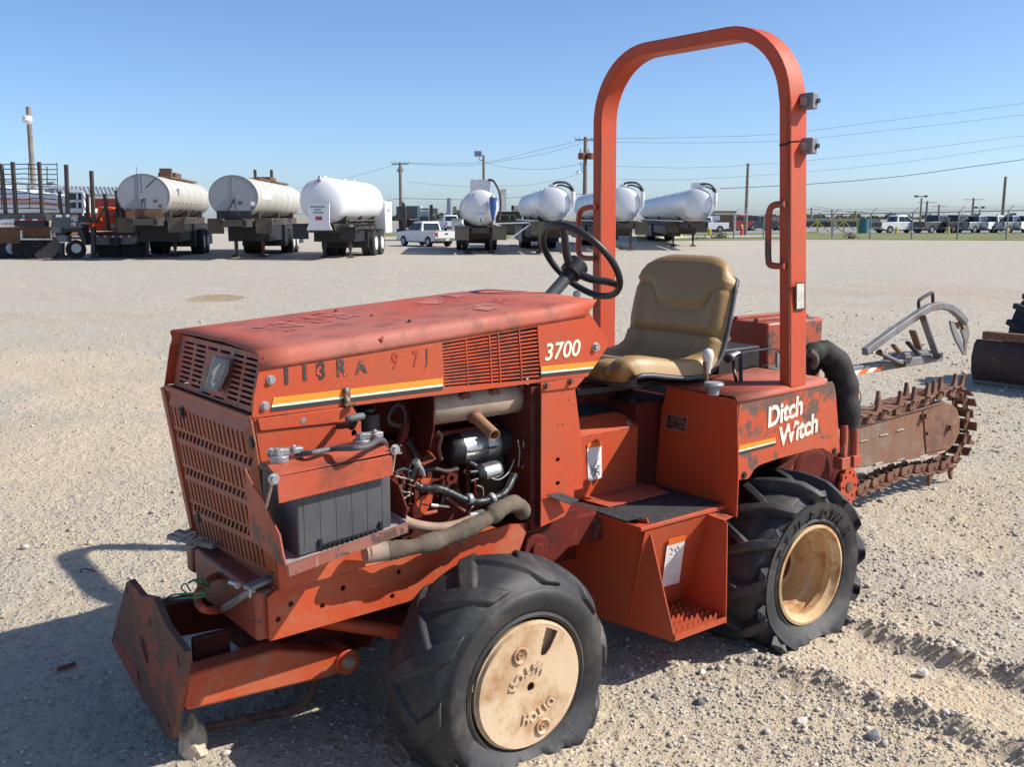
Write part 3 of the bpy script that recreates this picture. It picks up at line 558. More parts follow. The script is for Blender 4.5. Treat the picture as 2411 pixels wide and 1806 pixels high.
# ---- radiator side panels
rp = [(.938,.945),(.986,.54),(1.225,.55),(1.225,.90),(1.205,.938)]
part('radiator_side_panel', cut(rp, [circ(*XZ(c2(1500,395,y=2.2)), .008)], .004, onxz(2.2)), RED, bev=.001)
part('radiator_side_panel', prism(rp, 2.80,2.804), RED)
part('panel_flange', prism([(.95,.915),(1.20,.908),(1.20,.945),(.945,.945)],2.192,2.197), RED, bev=.001)
kn = c2(1515,275,y=2.10)
part('crank_handle', join(cyl(c2(1380,345,y=2.19), c2(1480,330,y=2.13), .008), cyl(c2(1480,345,y=2.13), c2(1500,300,y=2.11), .011)), DARK)
part('crank_knob', revolve([(-.028,0),(-.026,.007),(-.015,.010),(.01,.0095),(.022,.008),(.028,0)], kn, (1,0,.05), 18), plain('grey_rubber_knob',(.10,.10,.10),.6), smooth=80)
part('apron_plate', prism([(.970,.62),(.977,.515),(.99,.510),(1.216,.520),(1.218,.60)], 2.178, 2.184), REDDUST, bev=.001)
part('apron_plate', slab([(.975,2.18,.62),(.975,2.18,.515),(.983,2.21,.50),(.985,2.21,.60)],(1,0,0),.004), REDWORN)
# ---- battery tray, battery
part('battery_tray', join(slab([(.905,1.972,.645),(1.215,1.972,.682),(1.225,2.2,.70),(.925,2.2,.655)],(0,0,-1),.006), slab([(.905,1.97,.632),(1.217,1.97,.670),(1.215,1.97,.692),(.903,1.97,.656)],(0,1,0),.004),
     slab([(1.215,1.972,.675),(1.225,2.2,.69),(1.225,2.2,.705),(1.215,1.972,.695)],(1,0,0),.004)), plain('corroded_tray',(.40,.34,.34),.7,dirt=(.20,.09,.06,.7),sc=16), bev=.001)
part('tray_lip', slab([(.905,1.966,.628),(1.217,1.966,.668),(1.215,1.966,.693),(.903,1.966,.657)],(0,1,0),.003), paint('corroded_red',(.30,.09,.06),(.30,.15,.12),chips=.5,chipscale=14,dirt=(.42,.30,.26)))
part('tray_bracket', slab([(.905,2.19,.83),(.905,2.15,.80),(.904,2.088,.778),(.903,2.044,.742),(.903,2.006,.715),(.903,1.99,.67),(.905,1.975,.640),(.915,2.2,.655)],(1,0,0),.004), REDWORN)
part('tray_bracket', slab([(1.235,2.19,.80),(1.230,2.03,.77),(1.225,1.985,.72),(1.22,1.99,.69),(1.23,2.2,.69)],(1,0,0),.004), REDDARK)
# battery is tilted with the tray: shear z by x
def shz(g, x0=.945, k=.066): return [(p[0], p[1], p[2]+(p[0]-x0)*k) for p in g[0]], g[1]
BT = part('battery', shz(box(.945,1.19,2.0,2.185,.655,.825)), BATT, bev=.004)
part('battery_lid', shz(box(.941,1.194,1.997,2.189,.822,.84)), BLACK, BT, bev=.004)
for i in range(6): part('battery_rib', shz(box(.945+.245*(i+.45)/6-.0016,.945+.245*(i+.45)/6+.0016,1.9992,2.0005,.672,.80)), BATT, BT)
part('battery_foot', shz(join(box(1.0,1.165,1.9955,2.0,.662,.670), box(.995,1.003,1.994,2.0,.662,.684), box(1.155,1.163,1.994,2.0,.662,.684), *[box(1.005+i*.0125,1.011+i*.0125,1.992,1.996,.660,.668) for i in range(12)])), BLACK, BT)
part('hold_down_cover', join(slab([(.893,1.982,.795),(1.186,1.982,.812),(1.184,1.982,.862),(.891,1.982,.855)],(0,-1,0),.003), slab([(.891,1.982,.855),(1.184,1.982,.866),(1.205,2.075,.880),(.905,2.06,.862)],(0,0,1),.003)), REDTOP, bev=.001)
def clamp(p, par=None):
    part('cable_clamp', join(cyl(p, p+Vector((0,0,.022)), .012, n=12), cyl(p+Vector((0,0,-.01)), p+Vector((0,0,.006)), .021, n=14), bar(p+Vector((-.01,0,.014)), p+Vector((.055,.0,.012)), .022,.014), cyl(p+Vector((.03,-.012,.012)), p+Vector((.03,-.012,.028)), .006,n=6)), GREY, bev=.002)
clamp(c2(920,590,z=.875)); clamp(c2(1560,465,z=.885))
part('battery_cable', join(tube([c2(1050,555,z=.875),c2(1180,550,z=.885),c2(1330,520,z=.885),c2(1480,515,z=.90),c2(1600,500,z=.90),c2(1700,450,z=.90),c2(1740,470,z=.88),c2(1755,520,z=.85)], .007, 8)), plain('grey_cable',(.09,.085,.09),.6))
part('battery_cable', tube([c2(1610,410,z=.9),c2(1680,415,z=.9),c2(1730,470,z=.88)],.003,6), MUFF)
for a,b,y in ((875,755,1.975),(1820,525,1.985),(860,548,2.12)): bolt(c2(a,b,y=y), .009,.010, STEEL)
part('hold_down_rod', join(cyl(c2(868,765,y=1.976), c2(815,980,y=2.0), .0035), cyl(c2(1822,540,y=1.985), c2(1800,700,y=2.0), .0035)), MUFF)
# ---- engine bay
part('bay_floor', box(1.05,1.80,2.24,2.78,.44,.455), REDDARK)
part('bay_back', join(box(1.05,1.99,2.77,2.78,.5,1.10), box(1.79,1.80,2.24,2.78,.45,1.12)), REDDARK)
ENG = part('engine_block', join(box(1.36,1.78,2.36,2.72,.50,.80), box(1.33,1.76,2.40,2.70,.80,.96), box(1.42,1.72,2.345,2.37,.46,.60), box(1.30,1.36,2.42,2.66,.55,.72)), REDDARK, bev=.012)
part('flywheel_housing', join(revolve([(0,0),(0,.13),(.05,.15),(.09,.15),(.09,0)], (1.68,2.45,.66), (1,0,0), 36)), DARK, ENG, bev=.006)
part('fan_pulley', join(revolve([(0,.0),(0,.07),(.01,.075),(.018,.055),(.026,.075),(.036,.07),(.036,0)], (1.25,2.42,.72), (1,0,0), 28), cyl((1.29,2.42,.72),(1.36,2.42,.72),.03)), DARK, ENG)
part('fan_blade', join(*[bar((1.2,2.5,.76), (1.2,2.5+.17*math.cos(a),.76+.17*math.sin(a)), .05,.004) for a in [i*math.pi/3 for i in range(6)]]), DARK, ENG)
part('oil_filter', join(cyl((1.30,2.30,.80),(1.30,2.30,.90),.035), cyl((1.30,2.30,.90),(1.30,2.30,.915),.022)), DARK, ENG, bev=.004)
part('hanging_shackle', tube([c5(500,320,y=2.3),c5(430,380,y=2.3),c5(410,470,y=2.3),c5(470,510,y=2.3),c5(540,500,y=2.3),c5(550,400,y=2.3),c5(510,330,y=2.3)], .007,8), DARK, ENG)
part('rubber_hose', tube([c5(550,480,y=2.3),c5(545,560,y=2.3),c5(520,640,y=2.31),c5(540,760,y=2.32),c5(600,830,y=2.3)],.014,8), REDDARK, ENG)
M0, M1 = Vector((1.475,2.285,.893)), Vector((1.815,2.285,.893))
MF = part('muffler', join(revolve([(0,.03),(0,.046),(.004,.050),(.336,.050),(.34,.046),(.34,.0)], M0, (1,0,0), 32)), MUFF, ENG, smooth=50)
part('stub_pipe', join(revolve([(0,.017),(.115,.017),(.115,.0145),(.02,.0145)], c5(1140,430,y=2.245), c5(1325,605,y=2.13)-c5(1140,430,y=2.245), 20)), STUB, MF)
part('weld_collar', revolve([(-.004,.024),(.004,.023),(.010,.018)], c5(1145,432,y=2.243), c5(1325,605,y=2.13)-c5(1145,432,y=2.243), 16), RUST, MF)
for a,b in ((1030,270),(1285,235),(1530,195)):
    p = c5(a,b,y=2.26); part('exhaust_port', join(revolve([(-.015,.0),(-.018,.018),(-.010,.024),(.0,.022),(.004,.019),(.05,.017)], p+Vector((0,-.002,.0)), (0,.8,.55), 16)), RUST, MF)
part('bulkhead_plate', slab([c5(600,270,x=1.47),c5(795,270,x=1.47),c5(795,540,x=1.47),c5(750,740,x=1.47),c5(700,790,x=1.47),c5(600,640,x=1.47)],(1,0,0),.004), REDDARK, ENG)
part('bulkhead_clip', join(bar(c5(750,730,y=2.24),c5(800,790,y=2.24),.016,.003), bar(c5(800,790,y=2.24),c5(700,840,y=2.24),.014,.003)), REDWORN, ENG)
sd = Vector((1,0,.0))
sp = c5(890,728,y=2.335)
ST = part('starter_motor', join(revolve([(.045,.0),(.045,.047),(.125,.047),(.127,.046),(.13,.047),(.175,.047)], sp, sd, 32)), plain('starter_steel',(.45,.46,.45),.35,.8,dirt=(.1,.1,.1,.4)), ENG, smooth=50)
part('starter_cap', revolve([(0,.0),(.0,.02),(.004,.036),(.012,.045),(.046,.0475)], sp, sd, 28), BLACK, ST, smooth=50)
part('starter_nose', join(revolve([(.175,.046),(.24,.044),(.26,.06),(.28,.06),(.28,.0)], sp, sd, 28), bar(sp+Vector((.05,-.046,0)), sp+Vector((.15,-.046,0)),.02,.004)), DARK, ST)
so_ = c5(1205,915,y=2.255)
SO = part('starter_solenoid', revolve([(0,.0),(0,.026),(.05,.0265),(.060,.024),(.064,.018),(.065,0)], so_, (1,0,.06), 28), CHROME, ENG, smooth=50)
part('solenoid_cap', join(revolve([(-.022,0),(-.022,.02),(-.012,.026),(0,.027)], so_, (1,0,.06), 20), cyl(so_+Vector((-.025,-.01,.01)), so_+Vector((-.05,-.01,.012)),.006), cyl(so_+Vector((-.02,-.012,-.01)), so_+Vector((-.05,-.014,-.014)),.005)), BLACK, SO)
part('battery_lead', join(tube([c5(1110,830,y=2.29),c5(1150,850,y=2.27),c5(1180,880,y=2.25)],.006,8), tube([c5(1215,900,y=2.24),c5(1270,950,y=2.235),c5(1350,970,y=2.235),c5(1430,910,y=2.24),c5(1480,800,y=2.25)],.0022,6)), GREY, ENG)
wires = [([(1150,990),(1150,1060),(1160,1110)],RED),([(1160,1020),(1210,1040),(1215,1110)],MUFF),([(470,940),(560,960),(620,980)],MUFF),([(480,1180),(560,1120),(620,1090)],MUFF),([(520,1020),(530,1070),(600,1080)],GREY),
 ([(1510,640),(1525,740),(1515,860)],GREY),([(1555,640),(1560,700),(1550,690)],GREY),([(1605,680),(1580,800),(1545,870)],GREY),([(440,990),(450,1020),(430,1040)],GREEN),([(700,1180),(760,1190),(820,1200)],BLACK),([(640,1260),(680,1200),(690,1140)],BLACK),
 ([(610,1070),(590,1160),(550,1230)],BLACK),([(1090,1250),(1120,1210),(1150,1180)],MUFF),([(520,680),(490,700),(500,750),(525,740)],GREY),([(640,1030),(560,1000),(500,940),(470,900)],DARK),([(600,1000),(580,920),(600,850),(640,800)],DARK)]
for pts, m in wires: part('wire', tube([c5(a,b,y=2.22+.01*i) for i,(a,b) in enumerate(pts)], .0024, 5, k=4), m, ENG)
part('wiring_loom', tube([c5(640,1010,y=2.25),c5(700,1040,y=2.24),c5(850,1050,y=2.22),c5(960,1095,y=2.21),c5(1060,1140,y=2.2),c5(1180,1160,y=2.2),c5(1290,1135,y=2.2),c5(1400,1080,y=2.2),c5(1480,930,y=2.22)], .0115, 10, rad=lambda t:.0112+.0010*math.sin(t*90)), plain('loom_tape',(.024,.024,.026),.38,bump=.5,sc=30), ENG, smooth=60)
for a,b in ((1095,1135),(1290,1130)): part('loom_clamp', revolve([(-.008,.0145),(.008,.0145)], c5(a,b,y=2.2), (1,0,-.1 if a<1200 else .4), 14), GREY, ENG, solid=.002)
part('loom_clamp_tab', bar(c5(1300,1150,y=2.19), c5(1300,1210,y=2.19), .012,.003), GREY, ENG)
part('engine_bracket', join(slab([c5(670,960,y=2.25),c5(720,960,y=2.25),c5(870,965,y=2.25),c5(790,990,y=2.25),c5(760,1030,y=2.25),c5(720,1035,y=2.25)],(0,1,0),.006), slab([c5(620,1040,y=2.24),c5(680,960,y=2.24),c5(640,1000,y=2.24)],(0,1,0),.01)), RED, ENG)
part('engine_bracket', join(slab([c5(700,1110,y=2.27),c5(790,1100,y=2.27),c5(780,1170,y=2.27),c5(700,1290,y=2.27),c5(630,1310,y=2.27),c5(620,1200,y=2.27)],(0,1,0),.006)), RED, ENG)
part('mount_ear', join(revolve([(0,.008),(0,.017),(.012,.017)], c5(950,960,y=2.27),(0,1,0),18)), REDDARK, ENG)
part('crowbar_hook', join(tube([c5(640,820,y=2.24),c5(690,880,y=2.24),c5(710,940,y=2.25)],.007,8), cyl(c5(640,810,y=2.24),c5(665,850,y=2.24),.011)), GREY, ENG)
part('cable_lug', join(bar(c5(820,1190,y=2.2),c5(920,1200,y=2.2),.012,.004), cyl(c5(770,1190,y=2.2),c5(830,1195,y=2.2),.006)), STEEL, ENG)
part('clevis_end', join(bar(c5(1150,1260,y=2.17),c5(1220,1240,y=2.17),.012,.01), cyl(c5(1100,1275,y=2.17),c5(1160,1265,y=2.17),.008)), GREY, ENG)
part('coolant_hose', tube([c5(470,1230,y=2.2),c5(500,1270,y=2.18),c5(570,1330,y=2.17),c5(690,1365,y=2.16),c5(830,1380,y=2.16),c5(960,1365,y=2.16),c5(1060,1335,y=2.16),c5(1130,1300,y=2.17)], .0145, 12), HOSE2, ENG)
rr = random.Random(4)
bumpr = [rr.uniform(-1,1) for _ in range(60)]
part('exhaust_hose', tube([c5(215,1600,y=2.13),c5(300,1590,y=2.125),c5(480,1565,y=2.12),c5(700,1525,y=2.11),c5(900,1465,y=2.11),c5(1080,1390,y=2.11),c5(1250,1300,y=2.12),c5(1380,1210,y=2.12),c5(1470,1175,y=2.13),c5(1530,1200,y=2.14),c5(1550,1250,y=2.17)], .022, 14, k=7,
     rad=lambda t: .0235+.0022*bumpr[int(t*52)]+.002*math.sin(t*41)), HOSE, smooth=80)
part('hose_end_cuff', tube([c5(210,1603,y=2.13),c5(330,1585,y=2.125),c5(400,1575,y=2.12)], .0255, 14), plain('dirty_cuff',(.27,.24,.19),.8,dirt=(.42,.11,.06,.4)))
for k in range(26):
    a_ = rr.uniform(620,1600); b_ = rr.uniform(560,1240); p = c5(a_,b_,y=2.335)
    if p.z < .80: part('casting_boss', join(cyl(p, p+Vector((0,-.012-.012*rr.random(),0)), rr.uniform(.006,.014), n=10), cyl(p+Vector((0,-.02,0)), p+Vector((0,-.03,0)), .005, n=6)), rr.choice([REDDARK,DARK,RUST,REDDARK]), ENG)
for pts, r_, m in (([(560,640),(620,720),(640,840),(600,960)],.010,BLACK),([(700,900),(800,880),(900,900),(1000,880)],.007,DARK),([(860,1180),(880,1080),(930,1000)],.008,BLACK),([(1350,1180),(1400,1230),(1500,1290)],.012,DARK),([(820,560),(860,600),(840,700),(860,800)],.006,RUST),
    ([(1500,980),(1530,1080),(1520,1200)],.009,BLACK),([(600,1230),(700,1260),(820,1240)],.006,REDWORN),([(1380,600),(1450,560),(1520,600),(1560,700)],.005,BLACK),([(480,900),(540,880),(600,900),(660,870)],.005,BLACK),([(900,1120),(980,1180),(1060,1240)],.005,RUST)):
    part('hose_line', tube([c5(a,b,y=2.30) for a,b in pts], r_, 8), m, ENG)
for i in range(7): part('cooling_fin', box(1.42+i*.045,1.435+i*.045,2.33,2.345,.61,.70), REDDARK, ENG)
part('engine_flange', join(box(1.36,1.77,2.335,2.36,.585,.60), box(1.36,1.77,2.335,2.36,.79,.805)), REDDARK, ENG, bev=.003)
# ---- column post
cp = [(1.806,.928),(1.806,.512),(1.90,.527),(1.936,.576),(1.936,.925)]
part('side_post', cut(cp, [circ(*XZ(c5(a,b,y=2.18)), .0085, 12, .0065) for a,b in ((1845,800),(1845,1000))], .004, onxz(2.18)), RED, bev=.001)
part('post_hole_shade', box(1.83,1.92,2.195,2.20,.56,.80), BLACK)  # black sheet painted as the shade inside the post holes
part('side_post_return', join(slab([(1.804,2.18,.512),(1.804,2.30,.53),(1.804,2.30,.93),(1.804,2.18,.93)],(1,0,0),.004), box(1.785,1.803,2.20,2.24,.50,.93)), REDDARK)
part('post_flange', prism([(1.800,.92),(1.936,.918),(1.97,.945),(1.800,.945)], 2.172, 2.177), RED, bev=.001)
for a,b in ((1750,172),(1955,135)): bolt(c5(a,b,y=2.171), .007,.010, RUST)
for a,b in ((1943,293),(1850,507),(1890,498)): part('rivet', cyl(c5(a,b,y=2.177), c5(a,b,y=2.181), .0022,n=8), BLACK)
part('post_gusset', prism([(1.936,.60),(1.975,.60),(1.975,.70),(1.936,.925)], 2.181,2.185), RED)
# ---- footwell
part('footwell_front', cut([(2.0,.50),(2.37,.50),(2.375,.71),(2.0,.71)], [], .004, onxz(2.35)), RED)
part('footwell_bevel', slab([(2.0,2.35,.71),(2.375,2.35,.71),(2.36,2.40,.745),(2.33,2.42,.755),(2.0,2.42,.755)],(0,0,1),.003), RED)
part('footwell_top', box(1.99,2.36,2.42,2.72,.742,.755), GRIP)
bolt(c6(510,260,y=2.37), .009,.010, STEEL)
part('floor_plate', slab([(2.10,2.40,.502),(2.41,2.39,.502),(2.40,2.22,.502),(2.12,2.22,.502)],(0,0,1),.005), REDTOP, bev=.001)
PL = part('foot_platform', box(2.07,2.47,2.025,2.47,.482,.495), RED, bev=.002)
part('nonslip_tape', slab([(2.073,2.455,.4955),(2.46,2.30,.4955),(2.46,2.05,.4955),(2.385,2.038,.4955),(2.12,2.035,.4955),(2.073,2.10,.4955)],(0,0,1),.0015), GRIP)
part('step_side_plate', slab([(2.072,2.50,.492),(2.095,2.10,.492),(2.115,2.045,.512),(2.13,1.93,.146),(2.12,2.46,.10),(2.10,2.49,.30)],(1,0,0),.004), RED)
part('flange_tab', slab([c6(18,692,y=2.168),c6(98,680,y=2.172),c6(215,722,y=2.15),c6(160,748,y=2.14)],(0,0,1),.003), GRIP)
part('step_side_plate', slab([(2.37,2.025,.48),(2.362,1.94,.475),(2.362,1.93,.146),(2.37,2.16,.146),(2.39,2.16,.48)],(1,0,0),.004), RED)
part('step_side_flange', slab([(2.073,2.46,.4965),(2.073,2.09,.4965),(2.098,2.05,.513),(2.118,2.05,.513),(2.128,2.10,.4965),(2.135,2.46,.4965)],(0,0,1),.003), GRIP)
part('platform_gusset', slab([(2.36,1.95,.478),(2.47,2.0,.462),(2.47,2.03,.47),(2.37,2.03,.478)],(0,0,1),.003), RED)
part('step_riser', slab([(2.09,2.028,.478),(2.385,2.028,.478),(2.385,2.12,.16),(2.12,2.12,.16)],(0,1,0),.003), RED)
part('step_tread', join(box(2.13,2.362,1.93,1.936,.146,.168), box(2.13,2.362,1.93,2.14,.146,.150)), RED)
for i in range(5):
    y = 1.95+i*.034; zz = .150
    pts = [(2.135,zz)]
    for j in range(9): x = 2.138+j*.0245; pts += [(x,zz+.030),(x+.008,zz+.030),(x+.012,zz+.018),(x+.018,zz+.018)]
    pts += [(2.36,zz+.030),(2.36,zz)]
    part('tread_blade', prism(pts, y, y+.003), RED, smooth=0)
def decal(name, pts, n, m, par=None, t=.0008): return part(name, slab(pts, n, t), m, par, smooth=0)
def plane_pt(u, v, p0, n):      # intersect pixel ray with a plane
    d = FW*F+RT*(u-CX)-UP*(v-CY); n = Vector(n); return EYEP+d*((Vector(p0)-EYEP).dot(n)/d.dot(n))
MGREYP = plain('faded_print', (.50,.48,.45), .6)
RN = Vector((0,-(.478-.16),-.092)).normalized()
rp6 = lambda a,b,o=.0045: plane_pt(1280+a/2.589, 900+b/2.589, Vector((2.2,2.028,.478))+RN*o, RN)
WD = decal('warning_decal', [rp6(752,992),rp6(862,955),rp6(825,1222),rp6(718,1252)], RN, DECW)
part('decal_print', join(*[bar(rp6(768-i*6.2,1075+i*15,.006), rp6(768-i*6.2+(70 if i%3 else 48),1075+i*15-20,.006), .0016,.0005) for i in range(9)]), MGREYP, WD)
decal('decal_header', [rp6(765,955,.006),rp6(866,932,.006),rp6(861,966,.006),rp6(758,995,.006)], RN, DECOR, WD)
part('decal_scribble', join(*[bar(rp6(a,b,.006),rp6(c,d,.006),.0016,.0006) for a,b,c,d in ((775,1010,790,1030),(800,1015,815,1040),(815,1000,830,1020),(795,1060,812,1045),(770,1045,785,1050),(765,1130,770,1135))]), DECK, WD)
fd = lambda a,b,o=2.346: c6(a,b,y=o)
WD2 = decal('warning_decal', [fd(264,402),fd(352,390),fd(354,585),fd(270,602)], (0,-1,0), DECW)
decal('decal_header', [fd(266,376,2.345),fd(352,362,2.345),fd(352,390,2.345),fd(266,402,2.345)], (0,-1,0), DECOR, WD2)
part('decal_scribble', join(*[bar(fd(275+rr.random()*60,500+rr.random()*85,2.345), fd(285+rr.random()*65,500+rr.random()*85,2.345), .0022,.0006) for _ in range(14)], bar(fd(300,520,2.345),fd(338,455,2.345),.0025,.0006)), DECK, WD2)
# ---- seat base and lever console
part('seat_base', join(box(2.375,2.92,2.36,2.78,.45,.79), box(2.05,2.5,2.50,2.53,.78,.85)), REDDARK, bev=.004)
part('seat_rail', join(bar((2.15,2.42,.845),(2.75,2.34,.855),.03,.022), bar((2.2,2.66,.845),(2.75,2.66,.855),.03,.022), bar((2.36,2.36,.80),(2.37,2.46,.83),.02,.02)), BLACK, bev=.002)
part('console_front', cut([(2.0,.846),(2.300,.848),(2.325,.76),(2.345,.50),(1.985,.462),(1.985,.60)], [], .004, ((2.465,0,0),(0,1,0),(0,0,1))), RED, bev=.002)
SN = decal('serial_plate', [c6(752,192,x=2.4615),c6(880,214,x=2.4615),c6(865,306,x=2.4615),c6(740,282,x=2.4615)], (-1,0,0), plain('plate_edge',(.36,.25,.22),.5))
decal('serial_plate_face', [c6(757,198,x=2.4605),c6(875,219,x=2.4605),c6(861,300,x=2.4605),c6(746,277,x=2.4605)], (-1,0,0), plain('plate_dark',(.05,.02,.02),.4), SN)
part('serial_plate_print', join(*[bar(c6(760+dx,y0+dy,x=2.4597), c6(760+dx+w,y0+dy+w*.17,x=2.4597), .0022,.0005, up=(1,0,0)) for dx,w,y0,dy in ((15,75,205,6),(10,90,222,4),(0,42,238,0),(60,45,247,0),(0,42,256,0),(60,45,266,0),(20,60,276,0))]), plain('plate_print',(.40,.22,.18),.5), SN)
fp = [c7(a,b,y=2.0) for a,b in ((237,262),(300,228),(755,138),(768,160),(775,200),(797,500),(796,535),(760,547),(740,532),(700,512),(655,515),(450,570),(350,605),(318,630),(300,665),(285,682),(225,690),(222,680))]
FP = part('fender_side', prism([XZ(p) for p in fp], 1.999, 2.003), REDPEEL, bev=.001)
zf = fp[0].z
ft = []
for x, dz in ((2.463,0),(2.70,.006),(2.93,.014)):
    for a in range(6): t=math.radians(18*a); ft.append((x,1.9985+.022-.022*math.cos(t), .836+dz+.022*math.sin(t)-.004))
    ft += [(x,2.14,.854+dz),(x,2.36,.854+dz)]
part('fender_top', (ft, [(k*8+i,k*8+i+1,(k+1)*8+i+1,(k+1)*8+i) for k in range(2) for i in range(7)]), REDTOP, solid=.004, smooth=60)
part('fender_rear', slab([(2.93,2.0,.84),(2.99,2.0,.60),(2.99,2.3,.60),(2.93,2.36,.86)],(1,0,0),.004), REDDARK)
F1 = c7(394,395,y=1.9975); F2 = c7(458,502,y=1.9975)
part('brand_lettering', textgeo('Ditch', .094, (F1,(.992,0,.13),(0,0,1)), sx=.92, bold=.0032, space=.98), INKW, FP)
part('brand_lettering', textgeo('Witch', .094, (F2,(.992,0,.12),(0,0,1)), sx=.92, bold=.0032, space=.98), INKW, FP)
stripes(c7(238,496,y=1.9972), c7(440,449,y=1.9972), c7(440,492,y=1.9972), c7(232,547,y=1.9972), FP)
for a,b in ((265,660),(768,525)): bolt(c7(a,b,y=1.998), .008,.004, DARK, par=FP)
part('inner_fender_plate', join(slab([c7(420,640,y=2.12),c7(560,545,y=2.12),c7(520,680,y=2.12)],(0,1,0),.004), slab([c7(400,700,y=2.14),c7(480,570,y=2.14),c7(620,530,y=2.14),c7(560,760,y=2.14)],(0,1,0),.004)), RED)
part('gearbox_housing', join(revolve([(0,0),(0,.11),(.03,.13),(.25,.13),(.25,0)], (3.06,2.12,.46), (0,1,0), 32), box(2.9,3.3,2.3,2.6,.35,.8)), REDDARK, bev=.01)
part('rear_tank', join(box(3.05,3.40,2.345,2.555,.78,1.022)), REDWORN, bev=.012)
part('tank_rib', join(box(3.06,3.38,2.40,2.42,1.022,1.034), box(3.06,3.38,2.50,2.52,1.022,1.034)), REDTOP, bev=.003)
part('far_fender', join(box(2.42,2.93,2.66,3.0,.835,.85), box(2.42,2.93,2.996,3.0,.60,.84)), REDTOP, bev=.004)
def lev(name, a, b, r, m): return part(name, tube([a,b], r, 10, k=1), m)
lv = c7(40,130,y=2.12)
lev('lever_rod', (2.455,2.115,.86), c7(45,30,y=2.11), .0065, RUST)
kb = c7(40,0,y=2.11)
part('lever_knob', revolve([(-.045,0),(-.045,.008),(-.02,.012),(.005,.018),(.02,.019),(.032,.014),(.037,0)], (2.447,2.112,.963), (-.03,0,1), 20), WHITEK, smooth=80)
gk = c7(95,160,z=.885)
part('throttle_knob', revolve([(-.03,.0),(-.03,.018),(-.008,.019),(-.004,.030),(.004,.033),(.010,.029),(.013,0)], gk, (0,0,1), 24), plain('grey_cap',(.27,.28,.29),.5), smooth=50)
m1 = CR(1640,700,5.53)
part('control_lever', join(tube([m1(515,1090,z=.864),m1(490,950,y=2.2),m1(480,800,y=2.2)],.006,8), bar(m1(575,1090,z=.864), m1(570,730,y=2.18),.012,.012)), BLACK)
part('control_grip', join(cyl(m1(400,800,y=2.2), m1(540,740,y=2.2), .013)), GREY)
part('control_grip_end', cyl(m1(392,808,y=2.2), m1(420,790,y=2.2), .0145), BLACK)
part('control_cable', tube([m1(570,740,y=2.19),m1(620,715,y=2.2),m1(730,700,y=2.22),m1(1010,668,y=2.25),m1(1100,740,y=2.25)],.0035,6,k=3), BLACK)
part('pedal_bracket', join(slab([m1(940,890,y=2.3),m1(1085,900,y=2.3),m1(1085,960,y=2.3),m1(935,920,y=2.3)],(0,1,0),.03), bar(m1(1060,700,y=2.3),m1(1060,890,y=2.3),.02,.008)), GREY)
part('hydraulic_block', box(2.72,2.95,2.30,2.5,.86,.95), DARK, bev=.006)
# ---- steering
ax = Vector((.766,0,.643)); wc = Vector((2.24,2.5,1.27)); w2 = Vector((-.643,0,.766)); yv = Vector((0,1,0))
part('steering_column', cyl(Vector((2.03,2.5,1.095)), wc-ax*.075, .021, .021, 20), plain('column_grey',(.07,.075,.08),.5))
SW = part('steering_wheel', tube([wc+(yv*math.cos(t)+w2*math.sin(t))*.158 for t in [2*math.pi*i/48 for i in range(49)]], .0115, 12, k=1, caps=False), BLACK, smooth=80)
part('steering_hub', revolve([(-.085,.0),(-.085,.024),(-.065,.026),(-.06,.038),(-.015,.040),(-.01,.036),(-.008,0)], wc, ax, 28), BLACK, SW, smooth=40)
for a in (97, 220, 335):
    t = math.radians(a); d = yv*math.cos(t)+w2*math.sin(t)
    part('steering_spoke', tube([wc-ax*.045+d*.02, wc-ax*.035+d*.07, wc-ax*.01+d*.12, wc+d*.155], .012, 10, rad=lambda s:.015-.004*s), BLACK, SW)
part('dash_knob', revolve([(0,0),(.002,.010),(.012,.014),(.022,.010),(.026,0)], d1(390,800,y=2.5), (0,0,1), 16), WHITEK, smooth=80)
part('dash_knob_stem', cyl(d1(385,830,y=2.5), d1(390,795,y=2.5), .004), REDDARK)
